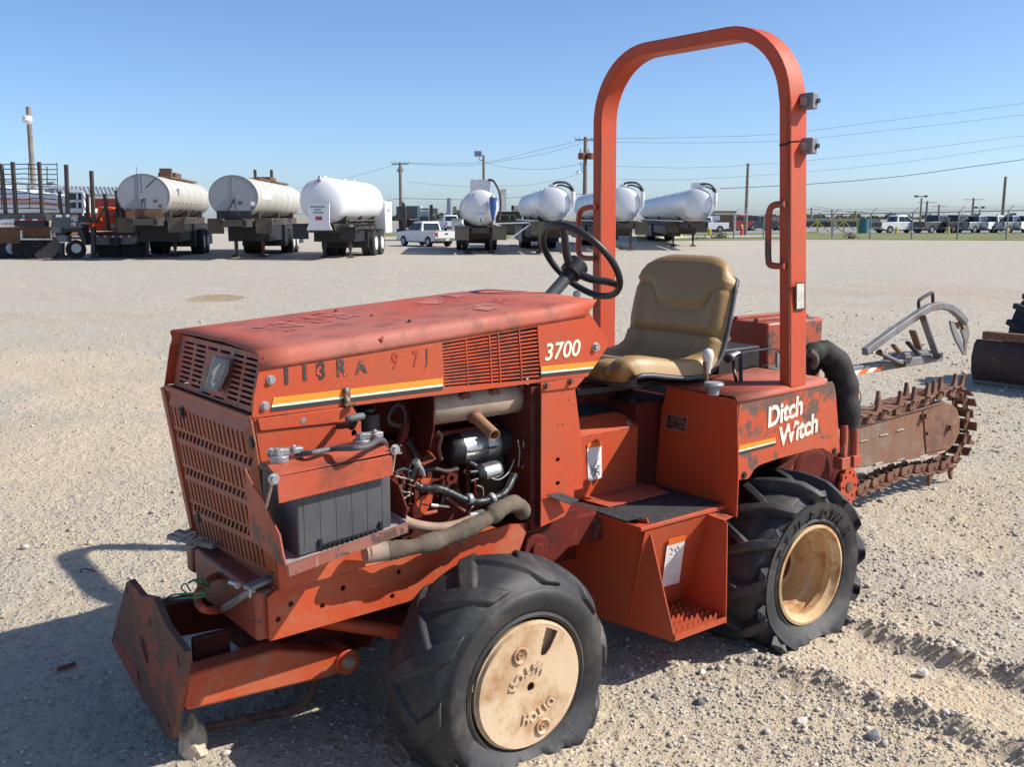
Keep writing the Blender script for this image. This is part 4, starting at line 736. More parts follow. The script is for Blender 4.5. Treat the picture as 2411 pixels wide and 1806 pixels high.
# ---- seat
def seat():
    kp = [(2.300,.868,.150),(2.262,.874,.185),(2.240,.886,.205),(2.232,.905,.218),(2.236,.925,.226),(2.252,.940,.232),(2.285,.948,.236),(2.34,.944,.240),(2.42,.930,.242),(2.50,.918,.242),(2.57,.915,.240),(2.615,.928,.236),(2.642,.952,.232),
            (2.658,.985,.232),(2.666,1.010,.232),(2.674,1.05,.234),(2.686,1.10,.234),(2.698,1.145,.232),(2.712,1.19,.228),(2.727,1.225,.222),(2.741,1.248,.216),(2.757,1.262,.208),(2.777,1.268,.200)]
    prof = []
    for i in range(len(kp)-1):
        for j in range(3): t = j/3; prof.append((Vector((kp[i][0]*(1-t)+kp[i+1][0]*t,0,kp[i][1]*(1-t)+kp[i+1][1]*t)), kp[i][2]*(1-t)+kp[i+1][2]*t))
    prof.append((Vector((kp[-1][0],0,kp[-1][1])),kp[-1][2]))
    m = len(prof); nv = 56; V = []; S = []; y0 = 2.485
    sm = lambda t: 0 if t < 0 else 1 if t > 1 else t*t*(3-2*t)
    for i,(p,w) in enumerate(prof):
        d = (prof[min(i+2,m-1)][0]-prof[max(i-2,0)][0]).normalized(); nrm = Vector((-d.z,0,d.x)); f = i/(m-1)
        front = max(0, 1-i/14); topf = max(0,(i-m+13)/12)
        for j in range(nv+1):
            s = -1+2*j/nv; e = abs(s); y = y0+s*w
            edge = -.050*max(0,(e-.84)/.16)**2.4
            if p.z > 1.0 or i > 40:
                zg = 1.105+.070*sm((abs(y-2.46)-.095)/.07); up = sm((p.z-zg)/.012+.5)
                gro = -.014*math.exp(-((p.z-zg)/.007)**2); lowg = -.014*math.exp(-((p.z-1.012)/.008)**2)
                bol = .010*math.exp(-((e-.78)/.12)**2)*(1-up)+.012*up
                h = bol+gro+lowg
            elif i > 3: h = .020*sm((e-.50)/.22)*sm((i-3)/10)*(1-.5*sm((i-30)/8)) - .006*math.exp(-((e-.52)/.03)**2)
            else: h = 0
            q = p+nrm*(h+edge); x, z = q.x, q.z
            x += .055*front*e**5; z -= .060*topf*e**5
            V.append((x, y, z))
            g = p-nrm*(.048-.010*e**4) if i > 6 else p+Vector((.02,0,-.012))
            S.append((g.x+.055*front*e**5, y0+s*(w+.005), g.z-.060*topf*e**5))
    fs = [(i*(nv+1)+j,(i+1)*(nv+1)+j,(i+1)*(nv+1)+j+1,i*(nv+1)+j+1) for i in range(m-1) for j in range(nv)]
    return (V, fs), (S, fs), prof, y0
top, shell, prof, sy = seat()
SE = part('seat', top, TAN, smooth=80)
part('seat_shell', shell, plain('seat_shell_grey',(.085,.088,.095),.5), SE, solid=.012, smooth=80)
seam = plain('seat_seam', (.20,.10,.035), .7)
for (a,b) in (((1000,745),(1045,822)),((1045,822),(1370,858)),((1370,858),(1440,800)),((1440,800),(1540,735)),((955,690),(1000,745))): pass
# ---- roll bar
def rops():
    pts = [(2.0225,.852),(2.078,1.70)]
    ctr = []
    yn_, yf_, zt = 2.078, 2.965, 2.030; r = .25
    ctr.append((2.0225,.852)); ctr.append((2.045,1.25)); ctr.append((2.074,zt-r))
    for i in range(1,13): t = math.radians(90*i/12); ctr.append((2.078+r-r*math.cos(t), zt-r+r*math.sin(t)))
    for i in range(0,13): t = math.radians(90*i/12); ctr.append((yf_-r+r*math.sin(t), zt-r+r*math.cos(t)))
    ctr.append((2.957,1.2)); ctr.append((2.952,.83))
    V = []; m = len(ctr); h = .0225
    for i,(y,z) in enumerate(ctr):
        a = Vector(ctr[max(i-1,0)]); b = Vector(ctr[min(i+1,m-1)]); d = (b-a).normalized(); n2 = Vector((-d.y,d.x))
        for sx_, sn in ((2.734,1),(2.822,1),(2.822,-1),(2.734,-1)): V.append((sx_, y+n2.x*h*sn, z+n2.y*h*sn))
    Fc = [(i*4+j, i*4+(j+1)%4, (i+1)*4+(j+1)%4, (i+1)*4+j) for i in range(m-1) for j in range(4)]+[(0,1,2,3),((m-1)*4+3,(m-1)*4+2,(m-1)*4+1,(m-1)*4)]
    return V, Fc
RB = part('roll_bar', rops(), RED, bev=.005)
def seamline(pts, x, r=.0022): return part('weld_seam', tube([Vector((x,p[0],p[1])) for p in pts], r, 5, k=3), RUST, RB)
seamline([(2.006,.87),(2.028,1.25),(2.058,1.70),(2.064,1.80)],2.733)
seamline([(2.934,.87),(2.937,1.25),(2.936,1.72)],2.733)
hx = 2.722
for pts in ([(1848,480),(1822,483),(1811,500),(1809,550),(1809,605),(1815,624),(1848,626)], [(1402,487),(1378,490),(1364,505),(1363,550),(1362,590),(1372,606),(1400,608)]):
    part('grab_handle', tube([P(u,v,x=hx) for u,v in pts], .011, 10, k=5), REDWORN, RB, smooth=80)
for a,b,tie in ((1755,650,0),(1750,980,1)):
    p = r1(a,b,y=2.035)
    L = part('work_light', join(box(p.x-.014,p.x+.016,p.y-.030,p.y+.022,p.z-.026,p.z+.026)), GALV, RB, bev=.004)
    part('light_bracket', join(box(p.x-.024,p.x-.014,p.y-.012,p.y+.012,p.z-.014,p.z+.012), cyl(p+Vector((.016,-.008,.0)),p+Vector((.030,-.008,.0)),.011,n=12), cyl(p+Vector((.03,-.008,0)),p+Vector((.044,-.008,0)),.0035,n=8)), GREY, L)
    part('light_socket', cyl(p+Vector((.012,-.031,.0)),p+Vector((.012,-.036,.0)),.008), DARK, L)
part('cable_tie', tube([r1(1548,975,x=2.730),r1(1600,962,x=2.730),r1(1632,950,x=2.730),r1(1700,945,y=2.0)],.003,6,k=2), BLACK, RB)
WX = RB
decal('decal_frame', [P(1873,665,y=2.0095),P(1895,664,y=2.0095),P(1895,729,y=2.0095),P(1873,731,y=2.0095)], (0,-1,0), DECK, WX)
decal('white_decal', [P(1876,668,y=2.008),P(1893,667,y=2.008),P(1893,725,y=2.008),P(1876,727,y=2.008)], (0,-1,0), plain('dirty_white_decal', (.60,.58,.50), .5, var=.2, sc=60, dirt=(.35,.30,.22,.6)), WX)
# ---- rear: sleeves, fittings, dirt auger housing
z1 = CR(1860,780,3.945)
part('hose_sleeve', tube([z1(170,300,y=2.12),z1(185,230,y=2.14),z1(235,190,y=2.15),z1(310,190,y=2.15),z1(400,250,y=2.14),z1(470,380,y=2.13),z1(505,540,y=2.12),z1(515,700,y=2.11),z1(525,870,y=2.11)], .04, 16, k=7, rad=lambda t:.026+.026*min(1,t*1.6)+.003*math.sin(t*37)), SLEEVE, smooth=80)
part('hose_sleeve', tube([z1(180,350,y=2.2),z1(250,260,y=2.22),z1(360,300,y=2.22),z1(430,430,y=2.22),z1(470,560,y=2.22),z1(475,700,y=2.22)], .035, 12, k=5), SLEEVE)
part('hose_loop', tube([z1(180,190,y=2.09),z1(230,230,y=2.08),z1(240,290,y=2.08),z1(200,340,y=2.09)], .012, 10), HOSE)
for a,b,yy in (((500,870),(490,1150),2.09),((590,860),(600,1130),2.13)):
    part('hydraulic_hose', tube([z1(*a,y=yy),z1((a[0]+b[0])/2+4,(a[1]+b[1])/2,y=yy),z1(*b,y=yy)], .0155, 14), REDTOP)
    p = z1(b[0],b[1]-50,y=yy)
    part('hose_fitting', join(cyl(p+Vector((0,0,.02)),p+Vector((0,0,-.03)),.017,n=6), bar(p+Vector((-.03,0,-.05)),p+Vector((.025,0,-.05)),.04,.045)), REDTOP, bev=.003)
part('guard_dome', revolve([(0,0),(.0,.05),(.03,.075),(.08,.085),(.12,.07),(.14,.0)], z1(600,640,y=2.30), (0,1,0), 24), plain('glossy_guard',(.10,.11,.13),.15,.5), smooth=80)
decal('orange_patch', [z1(600,590,y=2.22),z1(650,580,y=2.24),z1(640,700,y=2.24),z1(600,775,y=2.22),z1(590,700,y=2.22)], (0,-1,0), DECO)
gh = z1(535,1440,y=2.3)
hub = [(.064*math.cos(t)*(1 if i%2 else .84), .092*math.sin(t)*(1 if i%2 else .84)) for i,t in enumerate([2*math.pi*i/28 for i in range(28)])]
part('drive_end_plate', cut(hub, [circ(.040*math.cos(t),.060*math.sin(t),.007,8) for t in [2*math.pi*i/8 for i in range(8)]], .014, (gh,(1,0,0),(0,0,1))), RED, bev=.002)
part('drive_shaft_cap', cyl(gh+Vector((0,-.012,0)), gh, .022, n=20), RUST)
part('drive_housing', join(box(3.15,3.56,2.33,2.75,.22,.50), revolve([(0,0),(0,.09),(.08,.10),(.40,.10),(.4,0)], gh+Vector((0,.02,0)), (0,1,0), 24), box(2.95,3.3,2.25,2.7,.30,.62)), REDDARK, bev=.01)
# ---- boom and digging chain
by = 2.65
bp_ = [c8(a,b,y=by) for a,b in ((340,1030),(600,955),(880,875),(960,850),(1010,862),(1048,900),(1066,970),(1062,1060),(1035,1130),(990,1180),(940,1210),(860,1222),(600,1270),(345,1310))]
BM = part('digging_boom', prism([XZ(p) for p in bp_], by, by+.06), BOOMM, bev=.004)
part('boom_edge', tube([c8(345,1022,y=by-.004),c8(880,872,y=by-.004),c8(955,848,y=by-.004)], .006, 8, k=2), RUST, BM)
part('boom_wear_plate', prism([XZ(p) for p in (c8(810,910,y=by-.004),c8(880,880,y=by-.004),c8(960,855,y=by-.004),c8(1035,905,y=by-.004),c8(1055,985,y=by-.004),c8(1040,1080,y=by-.004),c8(980,1170,y=by-.004),c8(830,1205,y=by-.004))], by-.006, by-.001), RUST, BM, bev=.002)
for a,b in ((985,1025),(815,945)): bolt(c8(a,b,y=by-.008), .016,.02, RUST, par=BM)
part('boom_hole', cyl(c8(832,1068,y=by-.0085), c8(832,1068,y=by-.006), .009), BLACK, BM)
for a,b in ((395,1118),(535,1077),(650,1042),(500,1275),(650,1250),(810,1225),(930,1200)): part('weld_bead', bar(c8(a-28,b+8,y=by-.002), c8(a+28,b-6,y=by-.002), .008,.008), MUFF, BM, bev=.002)
cpth = [(340,985),(380,975),(540,930),(700,880),(850,830),(940,790),(1020,775),(1080,810),(1105,880),(1110,960),(1105,1050),(1080,1140),(1035,1220),(970,1275),(880,1300),(760,1310),(640,1335),(540,1375),(440,1415),(370,1445),(330,1470)]
pth = smooth_path([c8(a,b,y=by) for a,b in cpth], 12)
def resample(p, step):
    out = [p[0].copy()]; acc = 0
    for a,b in zip(p, p[1:]):
        L = (b-a).length; 
        while acc+L >= step:
            t = (step-acc)/L; a = a.lerp(b, t); out.append(a.copy()); L = (b-a).length; acc = 0
        acc += L
    return out
ks = resample(pth, .064)
for i in range(len(ks)-1):
    a, b = ks[i], ks[i+1]; d = (b-a).normalized(); nrm = Vector((-d.z,0,d.x)); ctr = (a+b)/2
    def pl(y0, t=.007): return slab([a+d*.004+nrm*.020+Vector((0,y0,0)), b-d*.004+nrm*.020+Vector((0,y0,0)), b+d*.010+Vector((0,y0,0)), b-d*.006-nrm*.021+Vector((0,y0,0)), a+d*.006-nrm*.021+Vector((0,y0,0)), a-d*.010+Vector((0,y0,0))],(0,1,0),t)
    oy = -.014 if i%2 else -.004
    g = join(pl(oy), pl(.050-oy), cyl(a+Vector((0,oy-.006,0)), a+Vector((0,.062,0)), .009, n=8), cyl(b+Vector((0,oy-.004,0)), b+Vector((0,.06,0)), .006, n=8))
    cj = rr.choice((-.012,.0,.010)); 
    if True:
        g = join(g, slab([a+d*.006+nrm*.022+Vector((0,-.035+cj,0)), b-d*.010+nrm*.024+Vector((0,-.035+cj,0)), b-d*.006+nrm*.028+Vector((0,.080+cj,0)), a+d*.010+nrm*.024+Vector((0,.080+cj,0))], nrm, .010))
    LK = part('chain_link', g, RUST, BM, bev=.0015)
    if i in (2,4,5,7,8,9,10,11,13,14,16,19,22,25):
        side = -.02 if i%4 else .06
        q0 = ctr+nrm*.02+Vector((0,side,0))
        part('digging_tooth', join(slab([q0-d*.025, q0+d*.03, q0+d*.022+nrm*.035, q0+d*.012+nrm*.078, q0+d*.0+nrm*.078, q0-d*.008+nrm*.035],(0,1,0),.018)), RUST, BM, bev=.003)
# ---- crumber arm
ky = 2.82
K = lambda a,b,y=ky: c8(a,b,y=y)
CA = part('crumber_bar', join(bar(K(150,655),K(920,530),.05,.045)), GALV, bev=.004)
for i in range(5):
    t0 = 275+i*55; m = DECW if i%2 else DECOR
    decal('warning_stripe', [K(t0,640-(t0-275)*.17,ky-.03),K(t0+52,640-(t0+52-275)*.17,ky-.03),K(t0+20,676-(t0+20-275)*.20,ky-.03),K(t0-32,676-(t0-32-275)*.2,ky-.03)], (0,-1,0), m, CA)
arc = [(400,500),(600,355),(780,232),(850,190),(930,175),(1000,190),(1060,240),(1100,290)]
part('crumber_beam', (lambda p: join(*[bar(a,b+(b-a)*.06,.036,.040) for a,b in zip(p,p[1:])]))([K(a,b,ky-.02) for a,b in arc]), GALV, CA, bev=.006)
part('crumber_hook', slab([K(1085,250),K(1120,300),K(1135,370),K(1118,450),K(1112,522),K(1100,522),K(1100,420),K(1075,340),K(1060,290)],(0,1,0),.012), GALV, CA, bev=.002)
part('crumber_hook', slab([K(1000,280,2.74),K(1030,300,2.74),K(1080,420,2.74),K(1105,520,2.74),K(1095,520,2.74),K(1040,420,2.74),K(1010,340,2.74)],(0,1,0),.012), GALV, CA, bev=.002)
part('hook_gusset', slab([K(1005,285),K(1075,300),K(1095,345),K(1040,335)],(0,1,0),.01), RUST, CA)
for a,b,c,d,w,m in ((500,505,670,585,.04,GALV),(810,265,905,535,.038,GALV),(735,350,780,480,.038,RUST),(700,430,780,520,.025,DARK),(600,450,640,500,.025,RUST)):
    part('crumber_link', bar(K(a,b,ky-.05),K(c,d,ky-.05),.014,w,up=(0,1,0)), m, CA, bev=.003)
for a,b in ((505,502),(810,262),(672,583),(912,530)): part('link_pin', cyl(K(a,b,ky-.07),K(a,b,ky+.03),.016,n=12), RUST, CA)
part('crumber_sleeve', slab([K(640,510),K(870,490),K(915,540),K(780,575),K(650,590),K(560,600)],(0,1,0),.06), GALV, CA, bev=.004)
part('lift_handle', tube([K(782,210),K(778,150),K(800,125),K(860,90),K(875,95),K(877,160)], .009, 8, k=2), DARK, CA)
# ---- wheels
CREAM2 = paint('rusty_cream_rim', (.66,.48,.29), (.56,.37,.18), chip=(.18,.075,.035), chips=.66, chipscale=11, dirt=(.36,.17,.06), dirtamt=1.2, rough=.65, edge=False)
def tyre_surface(c, yo, w, R, r, dirn=1, squash=.006, bulge=.75):
    prof = [(.035,r),(.02,r+.012),(.0,r+.045),(-.004,r+.085),(.012,R-.045),(.034,R-.018),(.075,R-.006),(w/2,R)]
    full = prof+[(w-a,b) for a,b in prof[-2::-1]]
    def pt(th, k, h=0.0):
        i = int(min(max(k,0), len(full)-1.001)); t = k-i; a = Vector(full[i]); b = Vector(full[i+1]); s = a.lerp(b,t)
        d = (b-a).normalized(); nn = Vector((-d.y, d.x)); s = s+nn*h*(-1 if False else 1)
        y = yo+dirn*s.x; rad = s.y
        x = c[0]+rad*math.cos(th); z = c[1]+rad*math.sin(th)
        if z < squash+.004:
            dz = squash+.004-z; z = squash-.0*dz
            side = (s.x-w/2)/(w/2); y += dirn*side*dz*bulge; x += (x-c[0])*dz*.5
        elif z < .12 and math.sin(th) < 0:
            side = (s.x-w/2)/(w/2); y += dirn*side*(.12-z)*.30
        return Vector((x,y,z))
    return pt, full
def wheel(c, yo, w, R, r, dirn, lug, style, nl, vis=True):
    pt, full = tyre_surface(c, yo, w, R, r, dirn)
    n = 96 if vis else 40; m = len(full); V = []; kk = m*2-1
    for j in range(kk):
        for i in range(n): V.append(tuple(pt(2*math.pi*i/n, j/2)))
    Fc = [(j*n+i, j*n+(i+1)%n, (j+1)*n+(i+1)%n, (j+1)*n+i) for j in range(kk-1) for i in range(n)]
    lugs = []
    for s in (0,1):
        for q_ in range(nl):
            th0 = 2*math.pi*(q_+.5*s)/nl; seg = 7; vv = []
            for e in range(seg+1):
                t = e/seg; kb_ = 4.15 if style == 'cap' else 3.3; k0 = (kb_+t*(8.3-kb_)) if s == 0 else (len(full)-1-kb_-t*(8.3-kb_))
                th = th0+lug[2]*t; wd = lug[0]*(1-lug[3]*t)/R/2; hh = lug[1]*(1 if e<seg else .9)*(1.15-.15*t)
                for sg, h_ in ((-1.25,-.004),(-.72,hh),(.72,hh),(1.25,-.004)): vv.append(tuple(pt(th+wd*sg, k0, h_)))
            ff = [(e*4+j, e*4+j+1, (e+1)*4+j+1, (e+1)*4+j) for e in range(seg) for j in range(3)]+[(0,1,2,3),(seg*4+3,seg*4+2,seg*4+1,seg*4)]
            lugs.append((vv, ff))
    W = part('wheel', join(cyl((c[0],yo+dirn*.185,c[1]),(c[0],yo+dirn*.28,c[1]),.07,n=20)), REDDARK)
    part('tyre', (V,Fc), RUB, W, smooth=70)
    if vis: part('bead_ring', revolve([(.012,r+.012),(.004,r+.020),(.008,r+.028),(.018,r+.022)], (c[0],yo,c[1]), (0,dirn,0), 72, closed=True), RUB, W)
    for g in lugs: part('tread_lug', g, RUB, W, bev=.004 if vis else 0, smooth=50)
    cc = Vector((c[0],yo,c[1])); ax_ = (0,dirn,0)
    if style == 'cap':
        part('rim', revolve([(.02,r+.004),(.008,r+.006),(.004,r-.004),(.02,r-.012),(.018,r-.02),(.02,r-.04),(.022,.05),(.022,.0)], cc, ax_, 56), CREAM, W, smooth=40)
        sa = math.radians(62)
        slot = [(.118*math.cos(sa)+p[0]*math.cos(sa)-p[1]*math.sin(sa), .118*math.sin(sa)+p[0]*math.sin(sa)+p[1]*math.cos(sa)) for p in [(.050,-.022),(.050,.026),(.0,.018),(-.024,.010),(-.03,0),(-.024,-.010),(0,-.018)]]
        outer = circ(0,0,r-.002,72)
        # notch: drop the outline points inside the slot sector and insert the slot
        cap = cut(outer, [circ(0,0,.012,18), [(p[0]*.93,p[1]*.93) for p in slot]], .004, (cc+Vector((0,.0,0)),(1,0,0),(0,0,1)))
        cv = []
        for p in cap[0]:
            rr_ = math.hypot(p[0]-c[0],p[2]-c[1])
            cv.append((p[0], p[1]-.002, p[2]))
        CP = part('wheel_cover', (cv,cap[1]), CREAM, W, smooth=40)
        part('cover_rim_edge', revolve([(.004,r+.001),(-.003,r-.001),(-.002,r-.008)], cc, ax_, 56), CREAM, W)
        for a,b in ((1105,880),(1262,1375)):
            p = c4(a,b,y=yo-.004); dv = Vector((p.x-c[0],0,p.z-c[1]))
            part('dimple', revolve([(.004,.021),(.0,.0235),(-.003,.020),(.002,.014),(.005,.010)], p+Vector((.004,-.004,0)), ax_, 20), CREAM, CP)
            part('dimple_nut', join(revolve([(.0,0),(-.004,.006),(-.003,.0085),(.006,.0095)], p+Vector((.002,-.003,0)), ax_, 12)), plain('rusty_nut',(.36,.2,.11),.6), CP)
        U_, V_ = Vector((1,0,0)), Vector((0,0,1)); cf = cc+Vector((0,-.0055,0))
        # embossed words, wheel rotated so they read upside down
        EM = plain('embossed_cream', (.60,.44,.28), .55)
        def word(let, inward):
            gs = []
            for ch,a,b_ in let:
                p = c4(a,b_,y=yo-.0045); d = Vector((p.x-cc.x,0,p.z-cc.z)).normalized(); up_ = -d if inward else d; rtv = Vector((up_.z,0,-up_.x))
                gs.append(textgeo(ch, .034, (p-rtv*(.004 if ch=='I' else .012)-up_*.012, rtv, up_), .009, bold=.0011))
            return join(*gs)
        part('embossed_word', word((('W',1256,962),('I',1205,968),('T',1160,990),('C',1112,1035),('H',1068,1097)), True), EM, CP)
        part('embossed_word', word((('D',1327,1195),('I',1292,1232),('T',1248,1268),('C',1207,1303),('H',1155,1325)), False), EM, CP)
    else:
        part('rim', revolve([(.022,r+.004),(.006,r+.007),(.004,r-.003),(.018,r-.010),(.026,r-.022),(.05,r-.024),(.058,r-.012),(.09,r-.018),(.10,r-.03),(.17,r-.035),(.175,.06),(.16,.05),(.16,0)], cc, ax_, 56), CREAM2, W, smooth=35)
        part('valve_stem', cyl(c7(718,1240,y=yo+.06), c7(740,1243,y=yo+.03), .005, n=8), STEEL, W)
        if vis:
            gs = []
            for word_, a0 in (('TRU', 148), ('POWER', 95)):
                for i,ch in enumerate(word_):
                    a = math.radians(a0-15.5*i); d = Vector((math.cos(a),0,math.sin(a))); rtv = Vector((d.z,0,-d.x))
                    pp = cc+d*(r+.034)+Vector((0,.004,0)); part('raised_letter', textgeo(ch, .044, (pp-rtv*.016, rtv, (d+Vector((0,-.25,0))).normalized()), .010, bold=.0008), RUB, W)
    return W
wheel((1.518,.217), 1.872, .258, .308, .167, 1, (.078,.012,.52,.2), 'cap', 10)
wheel((2.73,.238), 1.872, .285, .293, .165, 1, (.052,.036,.50,.45), 'deep', 13)
wheel((1.518,.217), 3.13, .285, .322, .167, -1, (.040,.010,.50,.2), 'deep', 9, False)
wheel((2.73,.238), 3.13, .285, .300, .165, -1, (.04,.030,.45,.4), 'deep', 13, False)
clod = []
bm = bmesh.new(); bmesh.ops.create_icosphere(bm, subdivisions=3, radius=1)
for v in bm.verts:
    k = 1+.22*math.sin(v.co.x*5+1)*math.cos(v.co.z*6)+.1*math.sin(v.co.y*13); v.co = Vector((v.co.x*.034*k*1.0, v.co.y*.05*k, max(-.2,v.co.z)*.085*k*(1-.5*abs(v.co.y))))
bm.verts.index_update(); g = ([tuple(v.co+Vector((.84,2.465,.015))) for v in bm.verts], [tuple(v.index for v in f.verts) for f in bm.faces]); bm.free()
tag(mk('dirt_clod', g, ROCK), 'pale dried dirt clod under the lower corner of the front plate', 'dirt clod')
# ================================================================== background
b1=lambda a,b: (a/4.424, 380+b/4.424); b2=lambda a,b: (260+a/3.16, 380+b/3.16); b3=lambda a,b: (900+a/3.687, 300+b/3.687)
b4=lambda a,b: (1350+a/4.916, 380+b/4.916); b5=lambda a,b: (1850+a/3.943, 400+b/3.943); b6=lambda a,b: (a/4.143, 230+b/4.143); e1=lambda a,b: (a/6.904, 380+b/6.904)
TANKG = plain('dull_grey_tank', (.52,.50,.44), .55, .1, var=.05, sc=1.2, bump=.03, dirt=(.45,.42,.35,.35))
TANKEND = plain('tank_end_aluminium', (.29,.30,.32), .5, .3, var=.05, sc=1.5, bump=.03, dirt=(.26,.26,.25,.3))
TANKW = plain('white_tank', (.80,.80,.79), .45, var=.03, sc=1, bump=.02, dirt=(.62,.60,.56,.3))
ALU = plain('polished_aluminium', (.70,.71,.72), .46, .25, var=.05, sc=1.2, bump=.03, dirt=(.5,.48,.45,.3))
BLK = plain('trailer_black', (.018,.018,.02), .55, bump=0, var=.3, sc=2); CHAS = plain('trailer_chassis', (.05,.042,.036), .7, bump=0, sc=2, dirt=(.16,.11,.07,.5))
FENDM = plain('mudguard_dusty', (.095,.082,.062), .8, bump=0, sc=3); BROWN = plain('rusted_truck_bed', (.16,.085,.045), .8, bump=0, sc=2, dirt=(.07,.045,.03,.6))
WHITE = plain('vehicle_white', (.78,.78,.77), .3, var=.02, bump=0); PINK = plain('pink_stripe', (.72,.33,.27), .5, bump=0); ORANGE = plain('equipment_orange', (.75,.12,.02), .5, bump=0, var=.12)
REDB = plain('barn_red', (.36,.045,.04), .6, bump=0, var=.1); ROOFG = plain('metal_roof_grey', (.36,.38,.38), .5, .2, bump=0, var=.1); DGREY = plain('vehicle_dark_grey', (.075,.08,.085), .35, bump=0)
GLASS = plain('tinted_glass', (.02,.03,.035), .08, bump=0, var=.1); MGREY = plain('vehicle_silver', (.30,.31,.33), .35, .5, bump=0); TAIL = plain('tail_light', (.45,.02,.02), .3, bump=0)
POLE = plain('weathered_pole', (.24,.19,.15), .85, var=.25, sc=3, bump=0); WIREM = plain('overhead_wire', (.10,.105,.11), .7, bump=0); GALVP = plain('galvanised_fence', (.24,.26,.26), .6, .2, bump=0)
YEL = plain('safety_yellow', (.70,.50,.04), .5, bump=0); BLUE = plain('vacuum_blue', (.03,.10,.30), .4, bump=0); REDV = plain('vehicle_red', (.5,.03,.04), .35, bump=0)
HUB = plain('wheel_hub', (.62,.62,.6), .5, bump=0); REDT = plain('tape_red', (.45,.02,.03), .5, bump=0); WHT = plain('tape_white', (.8,.8,.78), .5, bump=0); BSLEEVE = plain('suction_hose', (.06,.055,.055), .6, bump=0)
def px_slab(rect, D, th, crop):
    (x0,y0,x1,y1) = rect; return slab([BD(*crop(x0,y0),D), BD(*crop(x1,y0),D), BD(*crop(x1,y1),D), BD(*crop(x0,y1),D)], HV, th)
def px_poly(pts, D, th, crop): return slab([BD(*crop(a,b),D) for a,b in pts], HV, th)
def px_bar(a, b, D, w, crop, d=None, D2=None): return bar(BD(*crop(*a),D), BD(*crop(*b),D2 or D), w, d or w, up=tuple(HV))
def base_at(u, D): p = BD(u, 520, D); return Vector((p.x, p.y, 0))
def bgthing(name, label, cat, u, D, group=None): return thing(name, label, cat, base_at(u, D), 0, group, world=True)
def trailer_wheel(par, x, y, r, w, side, hub=HUB, k=1):
    t = mk('wheel', cyl((x,y-w/2,r),(x,y+w/2,r),r,n=24), RUBFAR, par, off=(0,0,0), bev=.02)
    mk('wheel_rim', cyl((x,y+side*w*.5,r),(x,y+side*(w*.5+.02),r),r*.52,n=16), hub, t, off=(0,0,0))
def ellipse_tank(L, a, b, zc, head, rings, n=40):
    st = []
    if head == 'flat': st = [(0,0),(0,1)]
    else: st = [(-.34*a*math.cos(t)*1.0, math.sin(t)) for t in [math.pi/2*i/7 for i in range(8)]]
    st += [(L*i/8,1) for i in range(1,8)]
    st += [(L+ (.34*a*math.sin(t)), math.cos(t)) for t in [math.pi/2*i/5 for i in range(6)]]
    V = [(s, a*k*math.cos(2*math.pi*i/n), zc+b*k*math.sin(2*math.pi*i/n)) for s,k in st for i in range(n)]
    Fc = [(j*n+i, j*n+(i+1)%n, (j+1)*n+(i+1)%n, (j+1)*n+i) for j in range(len(st)-1) for i in range(n)]
    return V, Fc
def ering(x, a, b, zc, t=.014, w=.05, n=40):
    V = []
    for s, k in ((x-w/2,0),(x-w/2,t),(x+w/2,t),(x+w/2,0)): V += [(s,(a+k)*math.cos(2*math.pi*i/n),zc+(b+k)*math.sin(2*math.pi*i/n)) for i in range(n)]
    return V, [(j*n+i, j*n+(i+1)%n, (j+1)*n+(i+1)%n, (j+1)*n+i) for j in range(3) for i in range(n)]
Z3 = (0,0,0)
